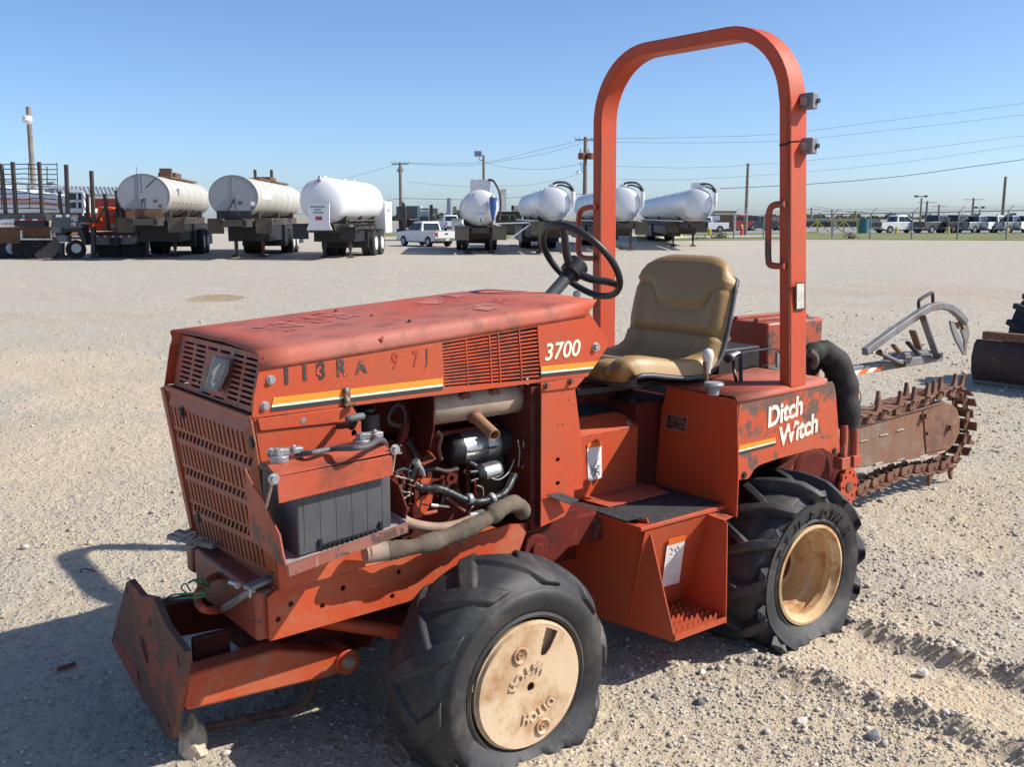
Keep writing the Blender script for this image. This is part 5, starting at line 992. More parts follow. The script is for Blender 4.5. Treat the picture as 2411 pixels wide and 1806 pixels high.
def tanker(label, c0, D0, c1_, D1, ha, hb, tank, head, endmat, rings, group, legpx, leg_off=2.2, flap=FENDM, legm=CHAS, nring=0, ringm=None, wheels=True):
    A0, A1 = BD(*c0, D0), BD(*c1_, D1); d = A1-A0; az = math.atan2(d.y, d.x); L = math.hypot(d.x, d.y)
    mpp = D0/2373.0; a, b = ha*mpp, hb*mpp; zc = A0.z
    t = thing('tank_trailer', label, 'tank trailer', (A0.x, A0.y, 0), az, group)
    mm = lambda nm,g,m,par=None,**k: mk(nm,g,m,par or t,off=Z3,**k)
    TK = mm('tank', ellipse_tank(L,a,b,zc,head,rings), tank, smooth=50)
    if head == 'flat': mm('tank_end', slab([(-.006,a*.995*math.cos(2*math.pi*i/40),zc+b*.995*math.sin(2*math.pi*i/40)) for i in range(40)],(-1,0,0),.01), endmat, TK); mm('end_rim', ering(.0,a,b,zc,.02,.05), endmat, TK); mm('end_seam', box(-.03,-.016,.0,.02,zc,zc+b*.97), endmat, TK)
    for i in range(nring): mm('tank_band', ering(L*(i+.5)/nring*.98+.05,a,b,zc,.010,.04), ringm or tank, TK)
    deck = zc-b-.02
    mm('chassis', join(box(-.3,L+.6,-.42,-.30,deck-.28,deck), box(-.3,L+.6,.30,.42,deck-.28,deck), *[box(x,x+.15,-.42,.42,deck-.25,deck-.05) for x in (-.3,L*.3,L*.6,L)]), CHAS, bev=.01)
    for x in (L*.12,L*.5,L*.85): mm('saddle', box(x,x+.25,-a*.75,a*.75,deck-.02,deck+b*.35), CHAS)
    w = a*1.04
    legz = deck-.2
    for s in (-1,1):
        g = mm('landing_leg', join(box(leg_off-.06,leg_off+.06,s*.46-.055,s*.46+.055,.28,legz), box(leg_off-.04,leg_off+.04,s*.46-.035,s*.46+.035,.05,.3)), legm)
        mm('leg_foot', prism([(leg_off-.14,0.0),(leg_off+.14,0.0),(leg_off+.06,.08),(leg_off-.06,.08)], s*.46-.12, s*.46+.12), CHAS, g)
        mm('leg_brace', bar((leg_off,s*.44,.5),(leg_off+.6,s*.44,legz),.04,.04), legm)
    mm('leg_crossbar', join(bar((leg_off,-.44,legz-.15),(leg_off,.44,legz-.35),.05,.05), box(leg_off-.03,leg_off+.03,-.42,.42,legz-.2,legz-.02)), legm)
    for s in (-1,1):
        mm('mudguard', join(box(leg_off-1.6,leg_off-1.55,s*w*.98-.26,s*w*.98+.26,deck-.50,deck-.02), box(leg_off-1.6,leg_off+.4,s*w*.98-.26,s*w*.98+.26,deck-.03,deck)), flap)
    if wheels:
        mm('air_tank_and_boxes', join(cyl((L*.45,-.2,deck-.5),(L*.45+1.2,-.2,deck-.5),.16,n=12), box(L*.22,L*.55,-.70,.70,.55,deck-.25), box(L*.5,L*.98,-.80,.80,.30,deck-.25)), BLK)  # air tank plus plain black boxes filling the space under the chassis
        for x in (L*.62, L*.62+1.0):
            for s in (-1,1):
                for o in (0,.24): trailer_wheel(t, x, s*(w*1.04-o), .45, .21, s)
            mm('axle', cyl((x,-w,.42),(x,w,.42),.07), CHAS)
        mm('rear_mudguard', box(L*.62-.55,L*.62+1.5,-w*1.08,w*1.08,.92,.95), flap)
    return t, mm, L, a, b, zc, deck, TK
G1 = 'tank trailers parked behind the trencher'
t, mm, L, a, b, zc, dk, TK = tanker('dull grey flat-ended tank trailer, leftmost of the row, brown skirt under its end', b2(247,252), 32.4, b2(600,300), 41.5, 58, 49, TANKG, 'flat', TANKEND, 0, G1, None, 2.4, nring=6)
mm('end_skirt', box(-.03,.0,-a*.72,a*.72,dk-.02,zc-b*.62), BROWN)
mm('valve_box', join(box(-.10,-.03,-.10,.02,zc-.10,zc+.04), box(-.12,-.03,.02,.14,zc-.12,zc+.06)), MGREY, TK); mm('valve_pipe', join(tube([(-.05,-.02,zc-.1),(-.06,-.03,zc-.4),(-.05,.15,zc-.7)],.015,6), tube([(-.05,.02,zc-.1),(-.06,.05,zc-.4),(-.05,-.15,zc-.7)],.015,6), cyl((-.03,.16,zc),(-.03,.16,zc+.9),.008)), BLK, TK)
mm('end_placard', join(box(-.02,-.008,-.42,-.30,zc-.22,zc-.12), box(-.02,-.008,-.56,-.44,zc-.38,zc-.28), bar((-.02,-.1,zc+.25),(-.02,-.42,zc+.55),.012,.05)), DGREY, TK)
for i in range(8): mm('reflector', box(.9+i*.85,.98+i*.85,-a*1.005,-a*.93,zc-b*.34,zc-b*.30), REDT, TK)
mm('side_placard', box(1.6,1.85,-a*1.003,-a*.97,zc+.02,zc+.26), MGREY, TK)
mm('top_walkway', join(box(3.0,L*.95,-.35,.35,zc+b-.01,zc+b+.05), box(4.2,5.4,-.3,.3,zc+b,zc+b+.22), box(3.9,4.2,-.2,.2,zc+b,zc+b+.36)), BROWN)
t, mm, L, a, b, zc, dk, TK = tanker('grey flat-ended tank trailer in the middle, on two rusty legs', b2(915,262), 32.6, b2(1290,300), 43, 56, 49, TANKG, 'flat', TANKEND, 0, G1, None, 2.4, legm=RUST, nring=7)
mm('end_skirt', box(-.03,.0,-a*.72,a*.72,dk-.02,zc-b*.66), BLK)
mm('valve_box', join(box(-.10,-.03,-.06,.06,zc-.06,zc+.06), box(-.12,-.03,-.2,-.08,zc-.08,zc+.08), box(-.1,-.03,.08,.16,zc-.08,zc+.02)), MGREY, TK); mm('valve_pipe', join(tube([(-.05,.0,zc-.1),(-.06,.12,zc-.35),(-.05,.35,zc-.65)],.015,6), tube([(-.05,-.02,zc-.1),(-.06,-.08,zc-.4),(-.05,-.2,zc-.6)],.015,6)), BLK, TK)
mm('end_placard', join(box(-.02,-.008,-.28,-.14,zc-.24,zc-.14), box(-.02,-.008,-.66,-.54,zc-.42,zc-.32)), DGREY, TK); mm('end_placard', box(-.02,-.008,-.68,-.54,zc-.28,zc-.16), WHT, TK)
mm('side_panel', box(.8,2.6,-a*1.006,-a*.95,zc-.05,zc+.22), WHT, TK)
mm('top_walkway', join(box(3.2,L*.95,-.3,.3,zc+b-.01,zc+b+.05), box(5.4,6.8,-.3,.3,zc+b,zc+b+.16), box(6.0,6.1,-.3,-.2,zc+b,zc+b+.45), box(4.8,4.9,.1,.2,zc+b,zc+b+.4)), BROWN)
t, mm, L, a, b, zc, dk, TK = tanker('white round-headed tank trailer with a signed panel on its front and a white rear cabinet', b2(1582,288), 33.0, b2(1880,310), 38.5, 56, 53, TANKW, 'dish', TANKW, 0, G1, None, 1.6, flap=BLK)
pz = lambda v: EYE+(508-v)*32.5/2373
SG = mm('front_sign_panel', prism([(-.42,dk-.20),(.42,dk-.20),(.34,dk+.0),(.36,zc-.10),(-.36,zc-.10),(-.34,dk+.0)], -.56,-.50,'x'), WHITE)
for i,(s_,h_) in enumerate((('REFRIGERATED',.075),('LIQUID',.075),('NITROGEN',.075))):
    mm('sign_lettering', textgeo(s_, h_, ((-.565,(.27,.14,.19)[i],zc-.24-i*.095),(0,-1,0),(0,0,1)), sx=.95, bold=.002), plain('sign_green',(.02,.09,.06),.5), SG)
mm('sign_red_box', box(-.575,-.56,-.11,.11,zc-.64,zc-.52), REDV, SG)
mm('head_fitting', join(cyl((-.2,.05,zc+b*.85),(-.1,.05,zc+b*1.0),.06), bar((-.30,.3,zc+b*.55),(-.2,.08,zc+b*.9),.012,.012)), MGREY, TK)
mm('top_fitting', join(*[cyl((x,0,zc+b-.03),(x,0,zc+b+.05),.08) for x in (.2,L*.5,L*.75)]), TANKW, TK)
mm('red_line_mark', join(*[box(1.2+i*.5,1.5+i*.5,-a*1.004,-a*.96,zc+.0,zc+.02) for i in range(7)]), REDT, TK)
CBN = mm('rear_cabinet', box(L+.35,L+1.5,-a*1.02,a*1.02,.75,zc+.05), WHITE, bev=.04); mm('cabinet_mark', box(L+.6,L+1.1,-a*1.03,-a*1.02,zc-.35,zc-.22), PINK, CBN)
mm('side_pipe_rack', join(bar((.8,-a*.8,dk+.1),(L,-a*.8,dk+.1),.04,.04), *[bar((x,-a*.8,dk+.1),(x,-a*.8,dk-.2),.03,.03) for x in (1,2,3,4)], box(-.6,.0,-a*1.3,-a*.8,dk-.1,dk-.02)), FENDM)
# ---- aluminium vacuum tankers
G2 = 'aluminium vacuum tank trailers'
def vac(label, c0, D0, cE, D1, ha, hb, legoff, nring=5, hose=True, **k):
    t, mm, L, a, b, zc, dk, TK = tanker(label, c0, D0, cE, D1, ha, hb, ALU, 'dish', ALU, 0, G2, None, legoff, nring=nring, ringm=ALU, **k)
    mm('manway', join(cyl((.35,0,zc+b-.05),(.35,0,zc+b+.10),.17), *[cyl((x,0,zc+b-.03),(x,0,zc+b+.08),.07) for x in (L*.3,L*.5,L*.7)]), ALU, TK)
    if hose:
        mm('suction_hose', tube([(.2,0,zc+b+.12),(.0,-.15,zc+b+.16),(-.05,-.45,zc+b+.14),(-.05,-.68,zc+b*.9),(-.05,-.72,zc+b*.55)],.045,8), BSLEEVE)
        mm('suction_hose', tube([(.3,-.1,zc+b+.04),(.1,-.3,zc+b+.06),(.0,-.55,zc+b*.95),(.0,-.66,zc+b*.75)],.035,8), BSLEEVE)
        mm('canister', cyl((-.1,-.70,zc+b*.22),(-.1,-.70,zc+b*.72),.085), WHITE); mm('canister_neck', join(cyl((-.1,-.70,zc-.15),(-.1,-.70,zc+b*.22),.04,.085), bar((-.1,-.68,zc-.15),(-.2,-.4,zc-b*.75),.09,.03)), ALU)
        mm('head_valve', join(cyl((-.26,-.35,zc-b*.62),(-.42,-.35,zc-b*.62),.09), bar((-.3,-.35,zc-b*.6),(-.3,-.25,zc-b*.95),.12,.08)), MGREY)
    mm('deck_edge', join(box(0,L,-a*1.12,-a*.9,dk-.0,dk+.05), box(0,L,a*.9,a*1.12,dk,dk+.05)), ALU)
    return t, mm, L, a, b, zc, dk, TK
t, mm, L, a, b, zc, dk, TK = vac('aluminium vacuum trailer seen end-on, with clear top shield and blue cone canister', b3(850,695), 37.4, b3(800,720), 45.5, 43, 42, 1.2, hose=False)
mm('top_shield', slab([(-.05,.36,zc+b*.75),(-.05,-.34,zc+b*.75),(-.05,-.40,zc+b+.30),(-.05,-.32,zc+b+.36),(-.05,.32,zc+b+.36),(-.05,.38,zc+b+.28)],(1,0,0),.04), plain('shield_plastic',(.50,.53,.56),.3,bump=0))
BC = mm('cone_canister', join(cyl((-.35,-.46,zc+b*.05),(-.35,-.46,zc+b*.55),.13,.14), cyl((-.35,-.46,zc-b*.75),(-.35,-.46,zc+b*.05),.03,.13)), BLUE); mm('canister_top', cyl((-.35,-.46,zc+b*.55),(-.35,-.46,zc+b*.72),.12,.05), plain('yellow_cap',(.5,.45,.25),.5,bump=0), BC)
mm('suction_hose', tube([(-.2,-.30,zc+b+.34),(-.3,-.5,zc+b+.28),(-.35,-.70,zc+b*.8),(-.35,-.74,zc+.0),(-.35,-.68,zc-b*.7)],.045,8), BSLEEVE)
mm('side_tank_ladder', join(box(.5,.55,-1.0,-.78,zc-.1,zc+b*1.05), bar((.5,-.75,zc+b*1.0),(.5,-1.0,zc+b*1.0),.03,.03)), plain('ladder_grey',(.5,.5,.48),.6,bump=0))
mm('control_box', box(-.36,-.28,-.12,.14,zc-b*.72,zc-b*.38), ALU, TK); mm('control_lead', tube([(-.36,.0,zc-b*.6),(-.4,-.05,zc-b*.85),(-.4,-.3,dk-.02)],.02,6), BLK, TK)
mm('ramp_arm', join(bar((-.4,-.45,dk+.10),(-.4,-1.9,dk+.14),.03,.04), bar((-.4,-1.9,dk+.12),(-.4,-1.1,dk-.45),.04,.05)), WHITE)
vac('aluminium vacuum trailer just left of the roll bar, short landing legs', b3(1490,662), 37.6, b3(1290,700), 50, 40, 39.5, 1.0)
vac('aluminium vacuum trailer seen through the left part of the roll bar', b4(592,492), 40.0, b4(140,560), 55, 38, 40, 1.3)
t, mm, L, a, b, zc, dk, TK = vac('aluminium vacuum trailer on tall legs, rightmost of the tankers', b4(1440,500), 42.0, b4(860,560), 70, 35.5, 38.5, 5.2, nring=7)
mm('vacuum_pump_box', box(.0,.5,-.3,.25,zc+b,zc+b+.22), ALU); mm('side_locker', box(2.8,7.5,-a*1.13,-a*.95,dk+.02,dk+.20), WHITE)
# ---- stake trailers on the left
D = 33.4
S1 = bgthing('stake_trailer', 'black stake trailer at far left with bent wire mesh and tall upright stakes', 'stake trailer', 110, D)
pp = lambda n,g,m,par=None,**k: mk(n,g,m,par or S1,**k)
for (x0,y0,x1,y1,w) in ((20,45,95,890,.09),(205,5,265,915,.10),(635,5,690,900,.09)): pp('stake', px_bar((x0,y0),(x1,y1),D,w,e1,.12), CHAS)
for i in range(10):
    yy = 45+i*80; k1 = rr.uniform(-14,14); k2 = rr.uniform(-10,10)
    pp('mesh_wire', tube([BD(*e1(x,yy+dy),D+.3) for x,dy in ((-30,0),(120,k2*.5),(260,k1*.3),(400,k1),(540,k2),(720,-k1*.4),(920,i*2))], .016, 5, k=3), BLK)
for x in (-5,455,920): pp('mesh_upright', px_bar((x+5,20),(x+30,780),D+.3,.02,e1), BLK)
pp('deck', px_slab((0,850,735,950),D-.2,2.2,e1), DGREY); pp('deck_rail', px_slab((235,955,730,1060),D-.3,.3,e1), BLK)
for x0,x1,m in ((240,280,REDT),(320,395,WHT),(405,515,REDT),(525,605,WHT),(625,715,REDT)): pp('reflective_tape', px_slab((x0,935,x1,958),D-.34,.02,e1), m)
pp('deck_post', px_slab((365,860,400,930),D-.25,.05,e1), MGREY); pp('deck_label', px_slab((905,865,1000,905),D-.45,.02,e1), WHT); pp('deck_label', px_slab((1070,860,1120,905),D-.45,.02,e1), WHT)
pp('gooseneck', px_poly([(840,860),(1140,860),(1160,940),(1230,1000),(1330,1020),(1330,1080),(1080,1090),(900,1060),(840,1060)],D-.4,.6,e1), DGREY)
pp('gooseneck_web', px_poly([(890,1060),(1330,1080),(1400,1300),(1390,1360),(1340,1330),(1260,1150),(1080,1140),(960,1290),(900,1180)],D-.3,.5,e1), BLK)
pp('side_panel', join(px_slab((830,990,990,1160),D-.35,.4,e1), px_slab((940,1200,1080,1310),D-.35,.4,e1)), plain('trailer_grey_side',(.15,.16,.17),.5,bump=0))
for x in (995,1510): lg_ = pp('landing_leg', px_slab((x-35,1080 if x>1200 else 1320,x+30,1540),D-.45,.14,e1), BLK); pp('leg_foot', px_slab((x-60,1535,x+55,1572),D-.55,.3,e1), BLK, lg_)
for (x0,y0,x1,y1,w) in ((960,480,1000,860,.06),(1075,50,1105,930,.10),(1485,150,1520,970,.10)): pp('stake', px_bar((x0,y0),(x1,y1),D-.3,w,e1,.12), CHAS)
pp('winch', join(cyl(BD(*e1(1170,930),D-.5),BD(*e1(1220,930),D-.5),.08), cyl(BD(*e1(1170,1020),D-.5),BD(*e1(1215,1020),D-.5),.07)), MGREY)
pp('cross_tube', px_slab((1265,905,1470,990),D-.4,.4,e1), BLK)
S2 = bgthing('stake_trailer', 'dark drop-deck trailer with upright stakes and red-white tape left of the first tank trailer', 'stake trailer', 270, D+1.2)
pp2 = lambda n,g,m,par=None,**k: mk(n,g,m,par or S2,**k)
D2 = D+.8
pp2('deck', px_slab((930,735,1440,775),D2,2.0,b1), BLK); pp2('side_panel', px_poly([(860,775),(1440,775),(1440,800),(1400,860),(980,870),(930,850),(870,800)],D2+.1,.3,b1), plain('trailer_mid_grey',(.16,.17,.18),.5,bump=0))
for i,x in enumerate(range(870,1400,42)): pp2('reflective_tape', px_slab((x,772,x+26,786),D2-.03,.02,b1), WHT if i%2 else REDT)
for (x0,y0,x1,y1) in ((912,340,915,600),(1090,335,1130,720),(1217,300,1228,740),(1265,480,1315,740)): pp2('stake', px_bar((x0,y0),(x1,y1),D2,.09,b1,.12), CHAS)
pp2('stake_brace', px_bar((1095,480),(1000,640),D2+.2,.07,b1), BROWN)
for x in (1110,1190,1380,1440): pp2('wheel', cyl(BD(*b1(x,915),D2+.6), BD(*b1(x,915),D2+1.0), .36, n=20), RUBFAR)
pp2('axle_hanger', px_slab((1140,800,1240,880),D2-.05,.3,b1), BLK)
pp2('white_hub_wheel', cyl(BD(*e1(1235,1430),D2-.2), BD(*e1(1235,1430),D2+.1), .33, n=24), RUBFAR); pp2('hub', cyl(BD(*e1(1240,1410),D2-.24), BD(*e1(1240,1410),D2-.2), .16, n=20), WHITE)
FB = bgthing('flatbed_truck', 'rust-brown flatbed truck at far left edge with white pipe frame under its bed', 'truck', 60, D+.5)
pf = lambda n,g,m,par=None,**k: mk(n,g,m,par or FB,**k)
pf('bed', px_slab((-60,1070,830,1230),D+.3,2.2,e1), BROWN); pf('white_side_board', px_slab((-60,930,235,1055),D-.2,.2,e1), WHITE)
for i in range(4): pf('side_marker', px_slab((25+i*60,1000,50+i*60,1022),D-.24,.03,e1), REDT)
for r_ in ((330,1120,352,1270),(820,1120,842,1270),(330,1250,850,1275)): pf('pipe_frame', px_slab(r_,D+.1,.08,e1), WHT)
pf('sill', px_slab((-60,1230,330,1330),D+.4,.3,e1), BROWN)
for x,hb_ in ((60,0),(200,1),(430,0),(600,0),(770,0)):
    w_ = pf('wheel', cyl(BD(*e1(x,1420),D+.6), BD(*e1(x,1420),D+1.1), .46, n=22), RUBFAR)
    if hb_: pf('hub', cyl(BD(*e1(x,1410),D+.56), BD(*e1(x,1410),D+.6), .2, n=18), MGREY, w_)
for x in (590,720): pf('tie_ring', revolve([(0,.10),(.02,.115),(.04,.10),(.02,.09)], BD(*e1(x,1330),D+.2), tuple(HV), 16, closed=True), FENDM)
TT = bgthing('tank_truck', 'white tank truck with pink stripe and railed walkway behind the left stake trailer', 'tank truck', 100, 38)
pt_ = lambda n,g,m,par=None,**k: mk(n,g,m,par or TT,**k)
pt_('tank', px_poly([(-100,480),(0,400),(520,500),(1130,560),(1150,830),(-100,840)],38,2.2,e1), WHITE, bev=.1); pt_('stripe', px_poly([(0,600),(460,620),(1050,690),(1050,730),(460,690),(0,640)],37.95,.04,e1), PINK)
pt_('wheel', join(*[cyl(BD(*e1(x,1400),38.2), BD(*e1(x,1400),38.7), .46, n=20) for x in (100,)]), RUBFAR)
pt_('walkway_rail', join(px_bar((-20,300),(280,350),38,.09,e1), px_bar((280,350),(950,430),38,.09,e1), px_bar((950,440),(1340,490),38,.09,e1), *[px_bar((x,350+x*.06),(x+5,560),38,.07,e1) for x in (455,)]), WHITE)
pt_('cab_frame', join(px_slab((1120,760,1350,830),37.9,1.8,e1), *[px_slab(r_,37.9,.08,e1) for r_ in ((1240,500,1262,770),(1330,490,1350,880),(1130,625,1350,660),(1120,490,1350,512))], px_bar((1340,510),(1410,660),37.9,.07,e1), px_bar((1340,660),(1400,800),37.9,.07,e1)), WHITE)
pt_('cab_window', join(px_slab((1130,512,1240,625),38.0,.1,e1), px_slab((1262,512,1330,625),38.0,.1,e1), px_slab((1150,660,1240,760),38.0,.1,e1), px_slab((1262,660,1330,760),38.0,.1,e1)), GLASS)
pt_('fittings', join(px_slab((720,460,800,500),37.9,.1,e1), px_slab((810,460,880,515),37.9,.1,e1), px_bar((765,80),(770,380),37.9,.04,e1), px_slab((750,330,800,380),37.9,.2,e1), px_slab((825,320,850,375),37.9,.2,e1)), MGREY)
pt_('chassis', px_slab((-100,840,1400,900),38.2,1.8,e1), CHAS)
OM = bgthing('orange_machine', 'bright orange drilling machine between the stakes and the first tank trailer', 'machine', 265, 36)
po = lambda n,g,m,par=None,**k: mk(n,g,m,par or OM,**k)
po('body', px_poly([(1020,470),(1160,480),(1220,500),(1240,640),(1330,640),(1400,700),(1400,730),(960,720),(930,620),(1000,600)],36,1.2,b1), ORANGE, bev=.02)
po('boom', join(px_bar((1255,470),(1310,640),35.9,.12,b1), px_bar((930,540),(960,700),35.9,.1,b1), px_bar((960,640),(1060,600),35.8,.12,b1)), ORANGE); po('engine_hood', px_poly([(1120,520),(1200,490),(1240,560),(1130,580)],35.8,.3,b1), REDV)
po('tank_drum', cyl(BD(*b1(1180,670),35.8), BD(*b1(1180,670),35.9), .09, n=16), MGREY); po('panel', join(px_slab((1320,660,1390,720),35.8,.1,b1), px_slab((1390,655,1412,725),35.8,.1,b1)), PINK); po('track', px_slab((940,735,1420,790),36,1.2,b1), BLK)
BN = bgthing('red_barn', 'red metal barn with grey ribbed roof behind the trailers', 'building', 215, 62)
pb = lambda n,g,m,par=None,**k: mk(n,g,m,par or BN,**k)
pb('wall', px_slab((540,375,1330,720),62,8,b1), REDB); pb('fascia', px_slab((530,352,1340,385),61.8,.3,b1), WHITE)
q0,q1,q2,q3 = BD(*b1(530,355),61.6),BD(*b1(1340,360),61.6),BD(*b1(1300,285),68),BD(*b1(500,270),68)
pb('roof', slab([q0,q1,q2,q3],(0,0,1),.1), ROOFG)
for i in range(20): pb('roof_rib', bar(q0.lerp(q1,i/19)+Vector((0,0,.12)), q3.lerp(q2,i/19)+Vector((0,0,.12)),.06,.08), ROOFG)
for i in range(24): pb('wall_rib', px_slab((545+i*33,387,549+i*33,720),61.97,.03,b1), REDB)
pb('roof_vent', cyl(BD(*b1(885,330),64), BD(*b1(885,285),64), .12, n=10), ROOFG)
# ---- poles and wires
def pole(name, label, u, vt, D, r, group='utility poles', vb=None, arms=(), mat=POLE, lean=None):
    top = BD(u, vt, D); base = Vector((top.x, top.y, 0)) if not lean else Vector((*lean, 0))
    t = thing(name, label, 'pole', base, 0, group, world=True)
    mk('shaft', cyl(base, top, r, r*.7, n=10), mat, t)
    for v, w in arms:
        p = BD(u, v, D); mk('crossarm', bar(p-RT*w/2, p+RT*w/2, .07, .07), mat, t)
        for s in (-1,-.6,.6,1): mk('insulator', cyl(p+RT*w/2*s+Vector((0,0,.05)), p+RT*w/2*s+Vector((0,0,.17)), .025, n=8), MGREY, t)
    return t
lp = BD(82,500,40); t = pole('light_pole', 'tall grey wooden pole with a round lamp at the far left', 66, 251, 40, .125, lean=(lp.x,lp.y))
mk('lamp', join(revolve([(-.14,.05),(-.1,.17),(.05,.19),(.16,.12),(.2,0)], BD(64,280,39.8), (0,0,-1), 16)), WHITE, t)
t = pole('utility_pole', 'thin utility pole with a crossarm above the white pickup', b3(155,300)[0], b3(155,300)[1], 62, .13, arms=((b3(0,315)[1],1.0),(b3(0,380)[1],.36)))
t = pole('flood_light_pole', 'pole carrying two square flood lights above the end-on tanker', b3(880,240)[0], b3(880,240)[1], 52, .09)
for a_ in (815,848): mk('flood_light', px_slab((a_-16,200,a_+18,248),52,.3,b3), MGREY, t, bev=.03)
mk('lamp_arm', join(px_bar((840,250),(845,282),52,.04,b3), px_bar((845,282),(880,284),52,.04,b3)), MGREY, t)
t = pole('utility_pole', 'utility pole with brown transformers beside the roll bar', b3(1765,80)[0], b3(1765,80)[1], 58, .15, arms=((b3(0,105)[1],1.2),))
for a_ in (1733,1803): TR_ = mk('transformer', cyl(BD(*b3(a_,275),57.7), BD(*b3(a_,220),57.7), .22, n=16), plain('transformer_brown',(.20,.06,.035),.5,bump=0), t, bev=.03); mk('bushing', cyl(BD(*b3(a_-12,220),57.7), BD(*b3(a_-12,185),57.7), .04, n=8), MGREY, TR_)
mk('cutouts', join(*[px_bar((1715+i*3,300+i*22),(1745,320+i*22),57.8,.04,b3) for i in range(4)]), MGREY, t); mk('small_lamp', revolve([(0,0),(.02,.12),(.12,.1),(.15,0)], BD(*b3(1700,398),57.7), (0,0,1), 10), WHT, t)
t = pole('utility_pole', 'bare wooden pole inside the roll bar opening', b4(2022,20)[0], b4(2022,20)[1], 74, .14); mk('hook', px_bar((2025,40),(2050,35),74,.05,b4), POLE, t)
t = pole('utility_pole', 'bare dark pole standing behind the parked white pickup at right', b5(2042,60)[0], b5(2042,60)[1], 92, .16); mk('bracket', px_bar((2040,70),(2056,66),92,.06,b5), POLE, t)
for i,(a_,vt,D_,w,lb) in enumerate(((240,350,190,3.6,'leftmost of the small far poles right of the roll bar'),(430,365,195,3.4,'small far pole with crossarm above the grey shed'),(650,375,205,3.4,'small far pole above the yellow gate'),(1315,288,150,2.8,'far pole with one crossarm behind the black pickup'),(1425,320,175,2.6,'small far pole with crossarm above the dark pickup cab'),(1745,260,150,2.9,'far pole with wide crossarm above the grey pickup'))):
    pole('utility_pole', lb, *b5(a_,vt), D_, .2, arms=((b5(0,vt+14)[1],w),))
for a_,vt,D_,w,lb in ((1262,240,120,45,'far twin-headed lamp pole right of the white truck cab'),(1803,345,150,34,'small far twin-headed lamp pole behind the grey pickup')):
    t = pole('light_pole', lb, *b5(a_,vt+20), D_, .14, group='far lamp poles')
    for s in (-1,1): mk('lamp_head', px_slab((a_+s*w-12,vt-6,a_+s*w+12,vt+12),D_,.4,b5), DGREY, t); 
    mk('lamp_arm', px_bar((a_-w,vt+6),(a_+w,vt+6),D_,.10,b5), DGREY, t)
t = pole('water_tower', 'faint far tower left of the end-on tanker', *b3(583,612), 260, .9, group='far towers', mat=MGREY)
def wire(label, pts, D, r=.014, crop=lambda a,b:(a,b)):
    p = [BD(*crop(a,b),D) for a,b in pts]; o = mk('power_line', tube(p, r*.75, 5, k=8), WIREM); tag(o, label, 'power line', 'overhead wires')
S_ = 1.09
ds = lambda a,b: (a*S_, b*S_)
wire('thick overhead cable crossing behind the roll bar and rising to the right', [(1555,407),(1750,397),(1930,382),(2080,362),(2230,341),(2700,270)], 74, .03, ds)
wire('upper wire of the pair sweeping up to the top right', [(1265,299),(1450,297),(1680,289),(1900,262),(2230,220),(2700,158)], 60, .011, ds)
wire('lower wire of the pair sweeping up to the top right', [(1265,305),(1450,308),(1680,304),(1900,283),(2230,245),(2700,190)], 60, .011, ds)
wire('wire from the transformer pole rising right below the pair', [(1265,355),(1480,362),(1700,350),(1950,325),(2230,290),(2700,232)], 60, .010, ds)
wire('lowest thin wire rising right from the transformer pole', [(1265,383),(1450,388),(1700,374),(1950,350),(2230,310),(2700,240)], 60, .010, ds)
wire('wire from the left utility pole up to the transformer pole', [(865,352),(960,353),(1060,348),(1160,325),(1265,300)], 60, .012, ds)
wire('second wire from left utility pole up to the transformer pole', [(865,352),(1000,357),(1100,345),(1180,330),(1265,306)], 60, .011, ds)
wire('slack wire dipping between flood light and transformer pole', [(1045,350),(1100,362),(1180,365),(1265,352)], 58, .011, ds)
wire('wire leaving the left utility pole to the left, upper', [(865,352),(820,365),(700,395),(400,450)], 62, .010, ds)
wire('thick low cable from left utility pole to the left', [(870,428),(840,432),(800,442),(500,480)], 62, .018, ds)
wire('thick low cable passing behind the tankers at mid height', [(870,428),(950,430),(1050,431),(1130,425),(1280,418)], 60, .018, ds)
wire('faint wire over the end-on tanker', [(880,392),(1000,402),(1150,398),(1265,372)], 60, .009, ds)
wire('faint far wire behind the fence at right', [(1755,445),(1850,458),(1960,462),(2100,455)], 140, .03, ds)
# ---- grass strip, road, fence
def gsheet(name, pts, z, m, crop=lambda a,b:(a,b), kind='structure'):
    o = mk(name, ([tuple(P(*crop(a,b), z=z)) for a,b in pts], [tuple(range(len(pts)))]), m); o['kind'] = kind; return o
GRASSM = plain('short_dry_grass', (.155,.165,.045), .95, var=.35, sc=.35, bump=0, dirt=(.26,.22,.10,.5))
ASPH = plain('pale_asphalt', (.24,.24,.235), .9, var=.1, sc=1, bump=0); CONC = plain('pale_concrete', (.52,.50,.46), .9, var=.08, sc=1, bump=0)
g = gsheet('grass_strip', [(1500,567),(1900,563.5),(2150,564.5),(2600,567),(2600,548),(1900,548.2),(1500,548)], .010, GRASSM)
gsheet('grass_strip', [(860,556),(960,556),(1160,562),(1310,562),(1310,546),(860,546)], .008, GRASSM)
gsheet('parking_lot', [(600,548),(2700,548.2),(2700,530),(600,530)], .004, ASPH)
gsheet('footpath', [(1560,562),(1640,558),(1800,556.5),(1860,555),(1860,553.5),(1750,554),(1640,555),(1530,558),(1530,563)], .018, CONC)
ft_ = [b5(a_,b_) for a_,b_ in ((-560,640),(430,637),(780,640),(1165,643),(1590,647),(2045,650),(2560,655))]
tops = [b5(-545,405)]+[b5(a_,b_) for a_,b_ in ((443,410),(802,404),(1193,396),(1621,388),(2075,378),(2590,366))]
FN = thing('chain_link_fence', 'grey chain-link fence with angled barbed wire arms along the grass', 'fence', P(*ft_[2],z=0), 0, None, world=True)
fpts = []
extra = [((1727,561.5),(1729,503)),((1797,560),(1800,508.5)),((1846,561),(1850,507))]
